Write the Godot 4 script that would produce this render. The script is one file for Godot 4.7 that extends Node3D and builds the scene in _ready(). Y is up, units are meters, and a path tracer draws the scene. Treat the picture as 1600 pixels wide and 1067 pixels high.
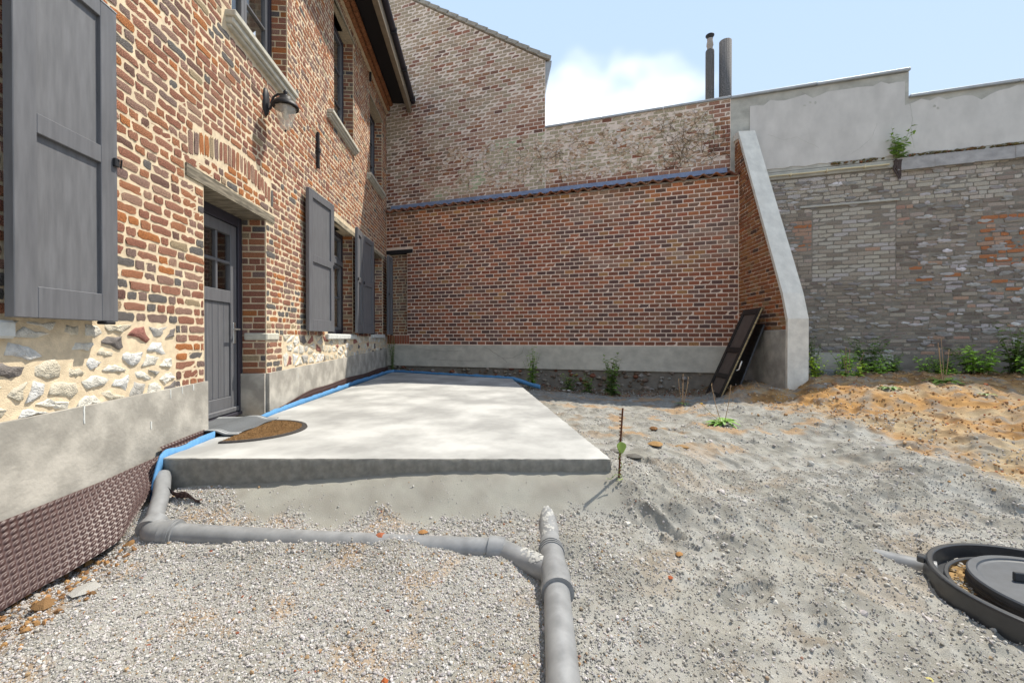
extends Node3D
# Courtyard behind an old brick house: x runs right from the house front, y up from the top of the concrete slab, -z along the house front.

const UP := Vector3.UP
var R := RandomNumberGenerator.new()
var M := {}
var TX := {}
var used := {}
var eye := Vector3(0, 0.77, 0)
var yaw := deg_to_rad(-4.471)
var FA := {}      # house front: a = distance along it, b = height, n = out of it
var LW := {}      # low garden wall
var HW := {}      # gable and high wall, 0.2 m behind the garden wall
var BT := {}      # left face of the raking buttress
var n_fine := FastNoiseLite.new()
var n_mid := FastNoiseLite.new()
var n_big := FastNoiseLite.new()
var n_lump := FastNoiseLite.new()


func _ready():
	R.seed = 4711
	camera_sky_sun()
	frames()
	make_materials()
	house()
	garden_wall()
	neighbour_gable()
	rendered_wall()
	buttress()
	chimneys()
	make_ground()
	slab_and_strips()
	membranes()
	mats()
	wall_lamp()
	drain()
	manhole()
	leaning_leaves()
	stake()
	plants()
	loose_things()


func camera_sky_sun():
	var cam := Camera3D.new()
	cam.name = "camera"
	cam.position = eye
	cam.rotation = Vector3(deg_to_rad(-0.39), yaw, 0)
	cam.fov = 77.48
	cam.near = 0.05
	cam.far = 400.0
	add_child(cam)
	var sun := DirectionalLight3D.new()
	sun.name = "sun"
	sun.light_energy = 1.1
	sun.light_color = Color(1.0, 0.968, 0.91)
	sun.light_angular_distance = 0.5
	sun.shadow_enabled = true
	add_child(sun)
	sun.look_at_from_position(Vector3.ZERO, Vector3(-0.17, -0.33, 0.095))
	var e := Environment.new()
	e.background_mode = Environment.BG_SKY
	e.tonemap_mode = Environment.TONE_MAPPER_LINEAR
	e.tonemap_exposure = 1.9
	e.sdfgi_enabled = true
	e.ssao_enabled = true
	e.ssil_enabled = true
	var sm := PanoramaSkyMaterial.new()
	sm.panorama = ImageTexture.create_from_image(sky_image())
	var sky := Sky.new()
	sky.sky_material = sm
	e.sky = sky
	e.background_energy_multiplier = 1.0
	var w := WorldEnvironment.new()
	w.name = "world"
	w.environment = e
	add_child(w)


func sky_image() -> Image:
	# clear air that pales towards the horizon, with clouds added all round, made bright to lift the shade
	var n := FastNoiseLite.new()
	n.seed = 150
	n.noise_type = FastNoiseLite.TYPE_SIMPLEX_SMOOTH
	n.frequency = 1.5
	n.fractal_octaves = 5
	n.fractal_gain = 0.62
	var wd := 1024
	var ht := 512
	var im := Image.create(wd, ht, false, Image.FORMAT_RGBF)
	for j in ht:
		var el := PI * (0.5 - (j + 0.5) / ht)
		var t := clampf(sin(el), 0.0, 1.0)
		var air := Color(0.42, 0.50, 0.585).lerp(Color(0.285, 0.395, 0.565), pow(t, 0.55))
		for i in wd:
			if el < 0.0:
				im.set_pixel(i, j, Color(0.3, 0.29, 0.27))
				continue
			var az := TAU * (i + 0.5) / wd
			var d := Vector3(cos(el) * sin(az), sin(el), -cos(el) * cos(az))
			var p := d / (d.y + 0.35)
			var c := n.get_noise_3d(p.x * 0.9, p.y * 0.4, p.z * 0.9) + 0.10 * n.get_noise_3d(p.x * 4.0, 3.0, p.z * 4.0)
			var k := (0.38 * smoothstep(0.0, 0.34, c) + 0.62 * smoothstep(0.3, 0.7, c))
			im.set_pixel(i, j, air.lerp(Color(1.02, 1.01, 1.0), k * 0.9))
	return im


func frames():
	FA = {"o": Vector3(-2.2, 0, 0), "A": Vector3(0, 0, -1), "N": Vector3(1, 0, 0)}
	var A := Vector3(0.920, 0, 0.392).normalized()
	var N := Vector3(-A.z, 0, A.x)
	LW = {"o": Vector3(-2.2, 0, -10.39), "A": A, "N": N}
	HW = {"o": Vector3(-2.2, 0, -10.39) - N * 0.2, "A": A, "N": N}
	var B := Vector3(-0.1525, 0, 0.988).normalized()
	BT = {"o": LW.o + A * 7.55, "A": B, "N": Vector3(-B.z, 0, B.x)}


func fp(f: Dictionary, a: float, b: float, n := 0.0) -> Vector3:
	return f.o + f.A * a + UP * b + f.N * n


func fbasis(f: Dictionary) -> Basis:
	return Basis(f.A, UP, f.N)


func P(x: float, y: float, s: float) -> Vector3:
	return Vector3(x, y, -s)


# ---------------------------------------------------------------- naming
func numbered(called: String, parent: Node) -> String:
	var key := str(parent.get_instance_id()) + called
	var k: int = used.get(key, 0)
	used[key] = k + 1
	return called if k == 0 else "%s_%03d" % [called, k]


func tag(o: Node, label: String, category := "", group := "", kind := "") -> Node:
	if label: o.set_meta("label", label)
	if category: o.set_meta("category", category)
	if group: o.set_meta("group", group)
	if kind: o.set_meta("kind", kind)
	return o


func thing(called: String, label: String, category: String, at := Vector3.ZERO, group := "") -> Node3D:
	var o := Node3D.new()
	o.name = numbered(called, self)
	o.position = at
	add_child(o, true)
	tag(o, label, category, group)
	return o


func put(called: String, mesh: Mesh, m: Material, parent: Node = self) -> MeshInstance3D:
	# world coordinates in the mesh; the node takes away its parent's place
	var o := MeshInstance3D.new()
	o.name = numbered(called, parent)
	o.mesh = mesh
	o.material_override = m
	parent.add_child(o, true)
	var at := Vector3.ZERO
	var q: Node = parent
	while q is Node3D and q != self:
		at += q.position
		q = q.get_parent()
	o.position = -at
	return o


func obj(called: String, st: SurfaceTool, m: Material, parent: Node = self, flat := true) -> MeshInstance3D:
	st.generate_normals()
	return put(called, st.commit(), m, parent)


# ---------------------------------------------------------------- shapes
func mb(smooth := false) -> SurfaceTool:
	var st := SurfaceTool.new()
	st.begin(Mesh.PRIMITIVE_TRIANGLES)
	st.set_smooth_group(0 if smooth else -1)
	return st


func tri(st: SurfaceTool, a: Vector3, b: Vector3, c: Vector3):   # counterclockwise from outside
	st.add_vertex(a); st.add_vertex(c); st.add_vertex(b)


func quad(st: SurfaceTool, a: Vector3, b: Vector3, c: Vector3, d: Vector3):
	tri(st, a, b, c)
	tri(st, a, c, d)


func box(st: SurfaceTool, f: Dictionary, a0: float, a1: float, b0: float, b1: float, n0: float, n1: float, ch := 0.0):
	bevel(st, Transform3D(fbasis(f), fp(f, (a0 + a1) / 2, (b0 + b1) / 2, (n0 + n1) / 2)), Vector3(a1 - a0, b1 - b0, n1 - n0), ch)


func bevel(st: SurfaceTool, t: Transform3D, size: Vector3, ch := 0.0):
	var h := size / 2
	if ch <= 0.0:
		var v := []
		for k in 8:
			v.append(t * Vector3(h.x if k & 1 else -h.x, h.y if k & 2 else -h.y, h.z if k & 4 else -h.z))
		for q in [[4, 5, 7, 6], [1, 0, 2, 3], [5, 1, 3, 7], [0, 4, 6, 2], [6, 7, 3, 2], [0, 1, 5, 4]]:
			quad(st, v[q[0]], v[q[1]], v[q[2]], v[q[3]])
		return
	ch = minf(ch, minf(h.x, minf(h.y, h.z)) * 0.9)
	# for each corner three points, one on each face
	var c := {}
	for k in 8:
		var s := Vector3(1 if k & 1 else -1, 1 if k & 2 else -1, 1 if k & 4 else -1)
		for ax in 3:
			var p := Vector3()
			for i in 3:
				p[i] = s[i] * (h[i] if i == ax else h[i] - ch)
			c[k * 3 + ax] = t * p
	for ax in 3:
		var u := (ax + 1) % 3
		var w := (ax + 2) % 3
		for sg in 2:
			var k0 := (1 << ax) * sg
			var q := [k0, k0 | (1 << u), k0 | (1 << u) | (1 << w), k0 | (1 << w)]
			if sg == 0: q.reverse()
			quad(st, c[q[0] * 3 + ax], c[q[1] * 3 + ax], c[q[2] * 3 + ax], c[q[3] * 3 + ax])
		# edges running along ax, between faces u and w
		for su in 2:
			for sw in 2:
				var k1 := (1 << u) * su | (1 << w) * sw
				var k2 := k1 | (1 << ax)
				var e := [c[k1 * 3 + u], c[k2 * 3 + u], c[k2 * 3 + w], c[k1 * 3 + w]]
				if (su + sw) % 2 == 1: e.reverse()
				e.reverse()
				quad(st, e[0], e[1], e[2], e[3])
	for k in 8:
		var odd := ((k & 1) + ((k >> 1) & 1) + ((k >> 2) & 1)) % 2 == 1
		if odd: tri(st, c[k * 3], c[k * 3 + 1], c[k * 3 + 2])
		else: tri(st, c[k * 3], c[k * 3 + 2], c[k * 3 + 1])


func prism(st: SurfaceTool, f: Dictionary, poly: Array, n0: float, n1: float):   # poly counterclockwise in (a, b)
	var pts := PackedVector2Array(poly)
	if Geometry2D.is_polygon_clockwise(pts): pts.reverse()
	var ix := Geometry2D.triangulate_polygon(pts)
	for k in range(0, ix.size(), 3):
		var a := pts[ix[k]]; var b := pts[ix[k + 1]]; var c := pts[ix[k + 2]]
		if (b - a).cross(c - a) < 0.0:
			var s := b; b = c; c = s
		tri(st, fp(f, a.x, a.y, n1), fp(f, b.x, b.y, n1), fp(f, c.x, c.y, n1))
		tri(st, fp(f, a.x, a.y, n0), fp(f, c.x, c.y, n0), fp(f, b.x, b.y, n0))
	for k in pts.size():
		var a := pts[k]; var b := pts[(k + 1) % pts.size()]
		quad(st, fp(f, a.x, a.y, n0), fp(f, b.x, b.y, n0), fp(f, b.x, b.y, n1), fp(f, a.x, a.y, n1))


func tube(st: SurfaceTool, pts: Array, radii, sides := 8, caps := true, squash := 1.0):
	st.set_smooth_group(1)
	var rings := []
	var side := Vector3.ZERO
	for k in pts.size():
		var p: Vector3 = pts[k]
		var d: Vector3 = (pts[mini(k + 1, pts.size() - 1)] - pts[maxi(k - 1, 0)]).normalized()
		if side == Vector3.ZERO:
			side = d.cross(UP if absf(d.y) < 0.9 else Vector3.RIGHT).normalized()
		side = (side - d * side.dot(d)).normalized()
		var up := side.cross(d)
		var r: float = radii[k] if radii is Array else radii
		var ring := []
		for i in sides:
			var a := TAU * i / sides
			ring.append(p + (side * cos(a) + up * sin(a) * squash) * r)
		rings.append(ring)
	for k in rings.size() - 1:
		for i in sides:
			var j := (i + 1) % sides
			quad(st, rings[k][i], rings[k + 1][i], rings[k + 1][j], rings[k][j])
	st.set_smooth_group(-1)
	if caps:
		for i in range(1, sides - 1):
			tri(st, rings[0][0], rings[0][i], rings[0][i + 1])
			tri(st, rings[-1][0], rings[-1][i + 1], rings[-1][i])


func lathe(st: SurfaceTool, t: Transform3D, prof: Array, segs := 24, crisp := false):   # profile of (radius, height), bottom up on the outside
	for k in prof.size() - 1:
		var p: Vector2 = prof[k]
		var q: Vector2 = prof[k + 1]
		if crisp: st.set_smooth_group(k + 1)
		for i in segs:
			var a := TAU * i / segs
			var b := TAU * (i + 1) / segs
			var A := Vector3(cos(a), 0, -sin(a))
			var B := Vector3(cos(b), 0, -sin(b))
			var v := [t * (A * p.x + UP * p.y), t * (B * p.x + UP * p.y), t * (B * q.x + UP * q.y), t * (A * q.x + UP * q.y)]
			if p.x < 1e-5: tri(st, v[0], v[2], v[3])
			elif q.x < 1e-5: tri(st, v[0], v[1], v[2])
			else: quad(st, v[0], v[1], v[2], v[3])


# ---------------------------------------------------------------- materials
func lin(r: float, g: float, b: float) -> Color:
	return Color(r, g, b).linear_to_srgb()


func noise_tex(key: String, size: int, seed_: int, freq: float, octaves: int, lo: float, hi: float, kind := FastNoiseLite.TYPE_SIMPLEX_SMOOTH, sharp := 1.0, sx := 1.0, sy := 1.0) -> ImageTexture:
	var n := FastNoiseLite.new()
	n.seed = seed_
	n.noise_type = kind
	n.frequency = freq
	n.fractal_octaves = octaves
	n.fractal_gain = 0.6
	var w := size
	var im := n.get_seamless_image(w, w)
	im.convert(Image.FORMAT_L8)
	var d := im.get_data()
	var table := PackedByteArray()
	for k in 256:
		var v := clampf((k / 255.0 - 0.5) * sharp + 0.5, 0, 1)
		table.append(int(255 * clampf(lerpf(lo, hi, v), 0, 1)))
	for k in d.size():
		d[k] = table[d[k]]
	im = Image.create_from_data(w, w, false, Image.FORMAT_L8, d)
	if sx != 1.0 or sy != 1.0:   # streaks: a thin band of the noise and its mirror, drawn out to a whole tile
		var cw := int(w * sx)
		var ch := int(w * sy)
		var part := im.get_region(Rect2i(0, 0, cw, ch))
		var turned := part.duplicate()
		if sx < sy: turned.flip_x()
		else: turned.flip_y()
		im = Image.create(cw * (2 if sx < sy else 1), ch * (1 if sx < sy else 2), false, Image.FORMAT_L8)
		im.blit_rect(part, Rect2i(0, 0, cw, ch), Vector2i.ZERO)
		im.blit_rect(turned, Rect2i(0, 0, cw, ch), Vector2i(cw, 0) if sx < sy else Vector2i(0, ch))
	var t := ImageTexture.create_from_image(im)
	TX[key] = t
	return t


func mat(key: String, c: Color, rough := 0.85, tex := "", scale := 1.0, bump := "", depth := 0.0, spec := 0.4) -> StandardMaterial3D:
	var m := StandardMaterial3D.new()
	m.resource_name = key
	m.albedo_color = c
	m.roughness = rough
	m.metallic_specular = spec
	if tex or bump:
		m.uv1_triplanar = true
		m.uv1_world_triplanar = true
		m.uv1_scale = Vector3.ONE * scale
		if tex: m.albedo_texture = TX[tex]
		if bump:
			m.heightmap_enabled = true
			m.heightmap_texture = TX[bump]
			m.heightmap_scale = depth
	M[key] = m
	return m


func tinted(m: StandardMaterial3D) -> StandardMaterial3D:
	m.vertex_color_use_as_albedo = true
	return m


func make_materials():
	n_fine.seed = 5; n_fine.frequency = 9.0; n_fine.fractal_octaves = 3
	n_mid.seed = 6; n_mid.frequency = 2.2; n_mid.fractal_octaves = 3
	n_big.seed = 7; n_big.frequency = 0.45; n_big.fractal_octaves = 4
	n_lump.seed = 8; n_lump.noise_type = FastNoiseLite.TYPE_CELLULAR; n_lump.frequency = 9.0; n_lump.cellular_return_type = FastNoiseLite.RETURN_DISTANCE; n_lump.fractal_type = FastNoiseLite.FRACTAL_NONE
	noise_tex("speck", 512, 1, 0.045, 5, 0.48, 1.0, FastNoiseLite.TYPE_SIMPLEX_SMOOTH, 2.5)
	noise_tex("pit", 512, 2, 0.05, 4, 0.0, 1.0, FastNoiseLite.TYPE_SIMPLEX_SMOOTH, 1.4)
	noise_tex("soft", 512, 3, 0.010, 6, 0.88, 1.0, FastNoiseLite.TYPE_SIMPLEX_SMOOTH, 1.5)
	noise_tex("sand", 512, 4, 0.12, 3, 0.72, 1.0, FastNoiseLite.TYPE_SIMPLEX, 1.5)
	noise_tex("grain", 512, 8, 0.05, 5, 0.6, 1.0, FastNoiseLite.TYPE_SIMPLEX_SMOOTH, 1.8, 0.0625, 1.0)
	noise_tex("grain_up", 512, 9, 0.03, 5, 0.88, 1.0, FastNoiseLite.TYPE_SIMPLEX_SMOOTH, 1.5, 1.0, 0.0625)
	noise_tex("streak", 512, 14, 0.014, 5, 0.90, 1.0, FastNoiseLite.TYPE_SIMPLEX_SMOOTH, 1.6, 1.0, 0.25)
	noise_tex("cloud", 512, 21, 0.007, 6, 0.80, 1.0, FastNoiseLite.TYPE_SIMPLEX_SMOOTH, 1.7)
	noise_tex("dirt", 512, 10, 0.009, 6, 0.83, 1.0, FastNoiseLite.TYPE_SIMPLEX_SMOOTH, 1.5)
	noise_tex("grit", 512, 12, 0.09, 4, 0.0, 1.0, FastNoiseLite.TYPE_SIMPLEX_SMOOTH, 1.5)
	tinted(mat("brick", Color.WHITE, 0.9, "speck", 6.0, "pit", 0.36))
	tinted(mat("brick_far", Color.WHITE, 0.9, "speck", 4.0, "pit", 0.125))
	tinted(mat("stone", Color.WHITE, 0.92, "dirt", 3.0, "pit", 0.45))
	mat("mortar_front", lin(0.75, 0.615, 0.43), 0.95, "soft", 2.2, "grit", 0.125)
	mat("mortar_back", lin(0.90, 0.71, 0.57), 0.95, "soft", 1.6, "grit", 0.075)
	mat("mortar_gable", lin(0.86, 0.72, 0.61), 0.95, "soft", 1.1, "grit", 0.075)
	mat("mortar_old", lin(0.27, 0.24, 0.20), 0.95, "dirt", 0.9, "pit", 0.35)
	mat("plinth", lin(0.50, 0.47, 0.415), 0.9, "cloud", 0.75, "grit", 0.08)
	mat("plinth_back", lin(0.62, 0.58, 0.49), 0.92, "dirt", 0.5, "grit", 0.075)
	mat("concrete", lin(0.46, 0.46, 0.445), 0.82, "cloud", 0.29, "grit", 0.05)
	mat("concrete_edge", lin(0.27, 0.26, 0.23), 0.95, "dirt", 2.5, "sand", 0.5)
	mat("coping", lin(0.80, 0.755, 0.665), 0.85, "soft", 0.9, "pit", 0.125)
	mat("render", lin(0.65, 0.615, 0.57), 0.9, "streak", 0.3, "grit", 0.05)
	mat("render_base", lin(0.52, 0.50, 0.44), 0.95, "dirt", 0.7, "grit", 0.125)
	mat("ledge", lin(0.44, 0.42, 0.41), 0.9, "dirt", 1.0, "pit", 0.15)
	mat("zinc", lin(0.42, 0.44, 0.46), 0.5, "soft", 1.0)
	mat("lead", lin(0.25, 0.30, 0.42), 0.6, "dirt", 1.6, "pit", 0.075)
	mat("white_stone", lin(0.68, 0.69, 0.66), 0.8, "soft", 1.7, "pit", 0.075)
	mat("sill_stone", lin(0.58, 0.555, 0.47), 0.8, "soft", 1.7, "pit", 0.062)
	mat("paint", lin(0.142, 0.144, 0.155), 0.5, "grain_up", 1.1, "grain", 0.015, 0.5)
	mat("paint_panel", lin(0.150, 0.152, 0.162), 0.55, "grain_up", 1.3, "grain", 0.02, 0.5)
	mat("paint_dark", lin(0.035, 0.033, 0.045), 0.45)
	mat("timber", lin(0.30, 0.26, 0.195), 0.9, "grain", 1.2, "grain", 0.225)
	mat("pale_timber", lin(0.52, 0.45, 0.33), 0.85, "grain", 1.2, "grain", 0.1)
	mat("fascia", lin(0.27, 0.22, 0.16), 0.7, "soft", 1.0)
	mat("black", lin(0.018, 0.018, 0.02), 0.6)
	mat("iron", lin(0.025, 0.025, 0.028), 0.55)
	mat("room", lin(0.06, 0.055, 0.05), 0.9)
	mat("steel", lin(0.6, 0.6, 0.58), 0.3)
	M.steel.metallic = 0.9
	var g := mat("glass", Color(0.10, 0.11, 0.12, 0.05), 0.03)
	g.transparency = BaseMaterial3D.TRANSPARENCY_ALPHA
	g.metallic_specular = 0.5
	var lg := mat("lamp_glass", Color(0.93, 0.9, 0.84, 0.35), 0.08)
	lg.transparency = BaseMaterial3D.TRANSPARENCY_ALPHA
	tinted(mat("tile", Color.WHITE, 0.85, "speck", 3.0, "pit", 0.1))
	mat("old_tile", lin(0.40, 0.365, 0.31), 0.95, "dirt", 2.0, "pit", 0.2)
	mat("pvc", lin(0.27, 0.275, 0.28), 0.36, "dirt", 1.6, "", 0.0, 0.5)
	mat("pvc_dust", lin(0.46, 0.455, 0.43), 0.9, "soft", 4.0)
	mat("rubber", lin(0.03, 0.03, 0.03), 0.85)
	mat("black_plastic", lin(0.028, 0.030, 0.034), 0.35, "soft", 3.0, "pit", 0.013, 0.6)
	mat("lid_plastic", lin(0.065, 0.073, 0.085), 0.45, "soft", 2.0, "pit", 0.013, 0.5)
	mat("membrane", lin(0.080, 0.044, 0.040), 0.46, "soft", 3.0, "", 0.0, 0.5)
	mat("blue_foam", lin(0.11, 0.30, 0.56), 0.65, "soft", 4.0)
	mat("coir", lin(0.44, 0.25, 0.10), 0.98, "speck", 7.0, "pit", 0.375)
	mat("mat_rubber", lin(0.09, 0.08, 0.075), 0.9, "speck", 5.0)
	mat("runner", lin(0.155, 0.165, 0.175), 0.98, "sand", 5.0, "sand", 0.075)
	mat("runner_stripe", lin(0.50, 0.52, 0.53), 0.98, "sand", 5.0)
	mat("rust", lin(0.20, 0.075, 0.035), 0.9, "speck", 8.0)
	tinted(mat("soil", Color.WHITE, 0.97, "sand", 4.5, "grit", 0.225, 0.2))
	tinted(mat("pebble", Color.WHITE, 0.93, "soft", 6.0, "", 0.0, 0.2))
	mat("apron", lin(0.40, 0.39, 0.345), 0.95, "soft", 0.8, "sand", 0.062)
	var lf := tinted(mat("leaf", Color.WHITE, 0.55))
	lf.backlight_enabled = true
	lf.backlight = Color(0.35, 0.45, 0.12)
	tinted(mat("stalk", Color.WHITE, 0.8))
	mat("petal", lin(0.85, 0.55, 0.02), 0.7)
	mat("old_wood", lin(0.035, 0.030, 0.027), 0.6, "grain", 1.0, "grain", 0.075)
	mat("door_panel", lin(0.12, 0.095, 0.08), 0.55, "dirt", 1.2, "grain", 0.075)  # lightened base colour stands in for a bright reflection on the panels
	mat("cream_edge", lin(0.55, 0.42, 0.22), 0.8, "grain", 1.5)
	mat("flue", lin(0.24, 0.225, 0.215), 0.95, "speck", 1.6, "pit", 0.15)
	mat("flue_light", lin(0.42, 0.36, 0.31), 0.9, "soft", 2.0)
	mat("wall_pipe", lin(0.62, 0.54, 0.36), 0.6)
	mat("block", lin(0.40, 0.40, 0.39), 0.95, "speck", 3.0, "pit", 0.125)


# ---------------------------------------------------------------- bricks
func lay(f: Dictionary, a0: float, a1: float, b0: float, b1: float, course: float, length: float, joint: float, bond: String, excl: Array, jit: float, right_edge = null) -> Array:
	var out := []
	var rows := int(round((b1 - b0) / course))
	var c := (b1 - b0) / rows
	for k in rows:
		var lo := b0 + k * c
		var mid := lo + c / 2
		var free := [[a0, a1 if right_edge == null else minf(a1, right_edge.call(mid + c * 0.4))]]
		for e in excl:
			if e[1] < mid + c * 0.3 and e[3] > mid - c * 0.3:
				var nf := []
				for g in free:
					if e[2] <= g[0] or e[0] >= g[1]:
						nf.append(g)
						continue
					if e[0] > g[0]: nf.append([g[0], e[0]])
					if e[2] < g[1]: nf.append([e[2], g[1]])
				free = nf
		var x := a0 - R.randf() * 0.02
		if bond == "run":
			x -= length * 0.5 if k % 2 else 0.0
		else:
			x -= R.randf() * length
		var short := k % 2 == 0
		while x < a1:
			var l := length
			if bond == "mixed":
				l = length * (0.5 if short else 1.0) * (1.0 + R.randf_range(-0.1, 0.1))
				if R.randf() > 0.22: short = not short
			elif bond == "english":
				l = length * (0.5 if k % 2 else 1.0)
			elif bond == "header":
				l = length * 0.5
			for g in free:
				var p := maxf(x, g[0])
				var q := minf(x + l, g[1])
				if q - p > 0.045:
					if p - g[0] < 0.045 and p > g[0]: p = g[0]
					if g[1] - q < 0.045 and q < g[1]: q = g[1]
					out.append([(p + q) / 2 + R.randf_range(-jit, jit), mid + R.randf_range(-jit, jit) * 0.6, q - p - joint, c - joint + R.randf_range(-jit, jit)])
			x += l
	return out


# a brick 0.2 x 0.06 x 0.05: the face a grid of 4 x 2 cells, uneven and worn at the edges
func brick_shape(rough: float) -> Array:
	var v := PackedVector3Array()
	var ix := PackedInt32Array()
	for j in 3:
		for i in 5:
			var edge := i == 0 or i == 4 or j == 0 or j == 2
			var corner := (i == 0 or i == 4) and (j == 0 or j == 2)
			var x := (i / 4.0 - 0.5) * 0.2 + R.randf_range(-1, 1) * 0.004 * rough
			var y := (j / 2.0 - 0.5) * 0.06 + R.randf_range(-1, 1) * 0.0028 * rough
			var z := 0.025 + R.randf_range(-1, 1) * 0.0014 * rough
			if edge: z -= 0.0018 + 0.0022 * rough * R.randf()
			if corner:
				x -= signf(x) * 0.006 * rough * R.randf()
				y -= signf(y) * 0.004 * rough * R.randf()
			v.append(Vector3(x, y, z))
	for j in 2:
		for i in 4:
			var a := j * 5 + i
			ix.append_array([a, a + 6, a + 1, a, a + 5, a + 6])
	var ring := [0, 1, 2, 3, 4, 9, 14, 13, 12, 11, 10, 5]
	for k in 12: v.append(v[ring[k]])
	for k in 12:
		var p := v[ring[k]]
		v.append(Vector3(p.x * 1.01, p.y * 1.01, -0.025))
	for k in 12:
		var p := 15 + k
		var p2 := 15 + (k + 1) % 12
		var q := 27 + k
		var q2 := 27 + (k + 1) % 12
		ix.append_array([q, p2, q2, q, p, p2])
	var nrm := PackedVector3Array()
	nrm.resize(v.size())
	for k in range(0, ix.size(), 3):
		var n := (v[ix[k + 2]] - v[ix[k]]).cross(v[ix[k + 1]] - v[ix[k]])
		for i in 3: nrm[ix[k + i]] += n
	for k in nrm.size(): nrm[k] = nrm[k].normalized()
	return [v, nrm, ix]


# an irregular rubble stone, 0.2 x 0.1 x 0.06
func rubble_shape() -> Array:
	var v := PackedVector3Array()
	var ix := PackedInt32Array()
	var n := 9
	var sq := R.randf_range(2.4, 6.0)
	var rad := []
	for k in n:
		var a := TAU * (k + R.randf_range(-0.3, 0.3)) / n
		var ca := cos(a); var sa := sin(a)
		var r := pow(pow(absf(ca), sq) + pow(absf(sa), sq), -1.0 / sq) * R.randf_range(0.80, 1.08)
		rad.append(Vector2(ca * r, sa * r))
	for ring in [[1.0, -0.03], [1.0, 0.012], [0.90, 0.026], [0.45, 0.029]]:
		for k in n:
			var p: Vector2 = rad[k] * ring[0]
			v.append(Vector3(p.x * 0.1, p.y * 0.05, ring[1] + (R.randf_range(-1, 1) * 0.007 if ring[1] > 0 else 0.0)))
	v.append(Vector3(0, 0, 0.033))
	for r in 3:
		for k in n:
			var a := r * n + k; var b := r * n + (k + 1) % n
			ix.append_array([a, b + n, b, a, a + n, b + n])
	for k in n:
		ix.append_array([3 * n + k, 4 * n, 3 * n + (k + 1) % n])
	var nrm := PackedVector3Array()
	nrm.resize(v.size())
	for k in range(0, ix.size(), 3):
		var m := (v[ix[k + 2]] - v[ix[k]]).cross(v[ix[k + 1]] - v[ix[k]])
		for i in 3: nrm[ix[k + i]] += m
	for k in nrm.size(): nrm[k] = nrm[k].normalized()
	return [v, nrm, ix]


func shape_mesh(s: Array) -> ArrayMesh:
	var ar := []
	ar.resize(Mesh.ARRAY_MAX)
	ar[Mesh.ARRAY_VERTEX] = s[0]
	ar[Mesh.ARRAY_NORMAL] = s[1]
	ar[Mesh.ARRAY_INDEX] = s[2]
	var m := ArrayMesh.new()
	m.add_surface_from_arrays(Mesh.PRIMITIVE_TRIANGLES, ar)
	return m


func seen_size(p: Vector3, n: Vector3, area: float) -> float:
	var q := (p - eye).rotated(UP, -yaw)
	if q.z > -0.3: return 0.0
	var u := q.x / -q.z * 665.0
	var w := q.y / -q.z * 665.0
	if absf(u) > 800 or absf(w) > 534: return 0.0
	return area * absf((p - eye).normalized().dot(n)) / (p - eye).length_squared()


# list of [a, b, length, height, tone colour, proud, roll]; the largest in view become parts, the rest one mesh
func set_bricks(parent: Node3D, f: Dictionary, list: Array, shapes: Array, base: String, called: String, rest_called: String, limit := 300, hidden := [], palette := []):
	var size0 := Vector3(0.2, 0.06, 0.05) if called == "brick" else Vector3(0.2, 0.1, 0.06)
	var order := []
	for k in list.size():
		var e: Array = list[k]
		var s := seen_size(fp(f, e[0], e[1]), f.N, e[2] * e[3])
		for h in hidden:
			if e[0] > h[0] and e[0] < h[2] and e[1] > h[1] and e[1] < h[3]: s = 0.0
		order.append([s, k])
	order.sort_custom(func(a, b): return a[0] > b[0] or (a[0] == b[0] and a[1] < b[1]))
	var meshes := []
	for s in shapes: meshes.append(shape_mesh(s))
	var V := PackedVector3Array()
	var NN := PackedVector3Array()
	var C := PackedColorArray()
	var I := PackedInt32Array()
	var bas := fbasis(f)
	for rank in order.size():
		var e: Array = list[order[rank][1]]
		var depth := 0.05 if called == "brick" else 0.07
		var sc := Vector3(e[2] / size0.x, e[3] / size0.y, depth / size0.z)
		var b := bas * Basis(Vector3(0, 0, 1), e[6])
		var at := fp(f, e[0], e[1], e[5] - depth / 2)
		var which := R.randi() % shapes.size()
		if rank < limit and order[rank][0] > 0.0:
			var best := 0
			for k in palette.size():
				if col_far(palette[k], e[4]) < col_far(palette[best], e[4]): best = k
			var key := "%s_%s_%d" % [base, parent.name, best]
			if not M.has(key):
				var m: StandardMaterial3D = M[base].duplicate()
				m.vertex_color_use_as_albedo = false
				m.albedo_color = Color(palette[best]).linear_to_srgb()
				M[key] = m
			var o := MeshInstance3D.new()
			o.name = numbered(called, parent)
			o.mesh = meshes[which]
			o.material_override = M[key]
			o.transform = Transform3D(Basis(b.x * sc.x, b.y * sc.y, b.z * sc.z), at - parent.position)
			parent.add_child(o, true)
			continue
		var s: Array = shapes[which]
		var first := V.size()
		for k in s[0].size():
			V.append(at + b * (s[0][k] * sc))
			NN.append((b * (s[1][k] / sc)).normalized())
			C.append(e[4])
		for k in s[2]: I.append(first + k)
	if V.is_empty(): return
	var ar := []
	ar.resize(Mesh.ARRAY_MAX)
	ar[Mesh.ARRAY_VERTEX] = V
	ar[Mesh.ARRAY_NORMAL] = NN
	ar[Mesh.ARRAY_COLOR] = C
	ar[Mesh.ARRAY_INDEX] = I
	var m := ArrayMesh.new()
	m.add_surface_from_arrays(Mesh.PRIMITIVE_TRIANGLES, ar)
	var o := put(rest_called, m, M[base], parent)
	o.set_meta("kind", "stuff")


func col_far(a: Color, b: Color) -> float:
	return absf(sqrt(a.r) - sqrt(b.r)) + absf(sqrt(a.g) - sqrt(b.g)) + absf(sqrt(a.b) - sqrt(b.b))


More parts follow.
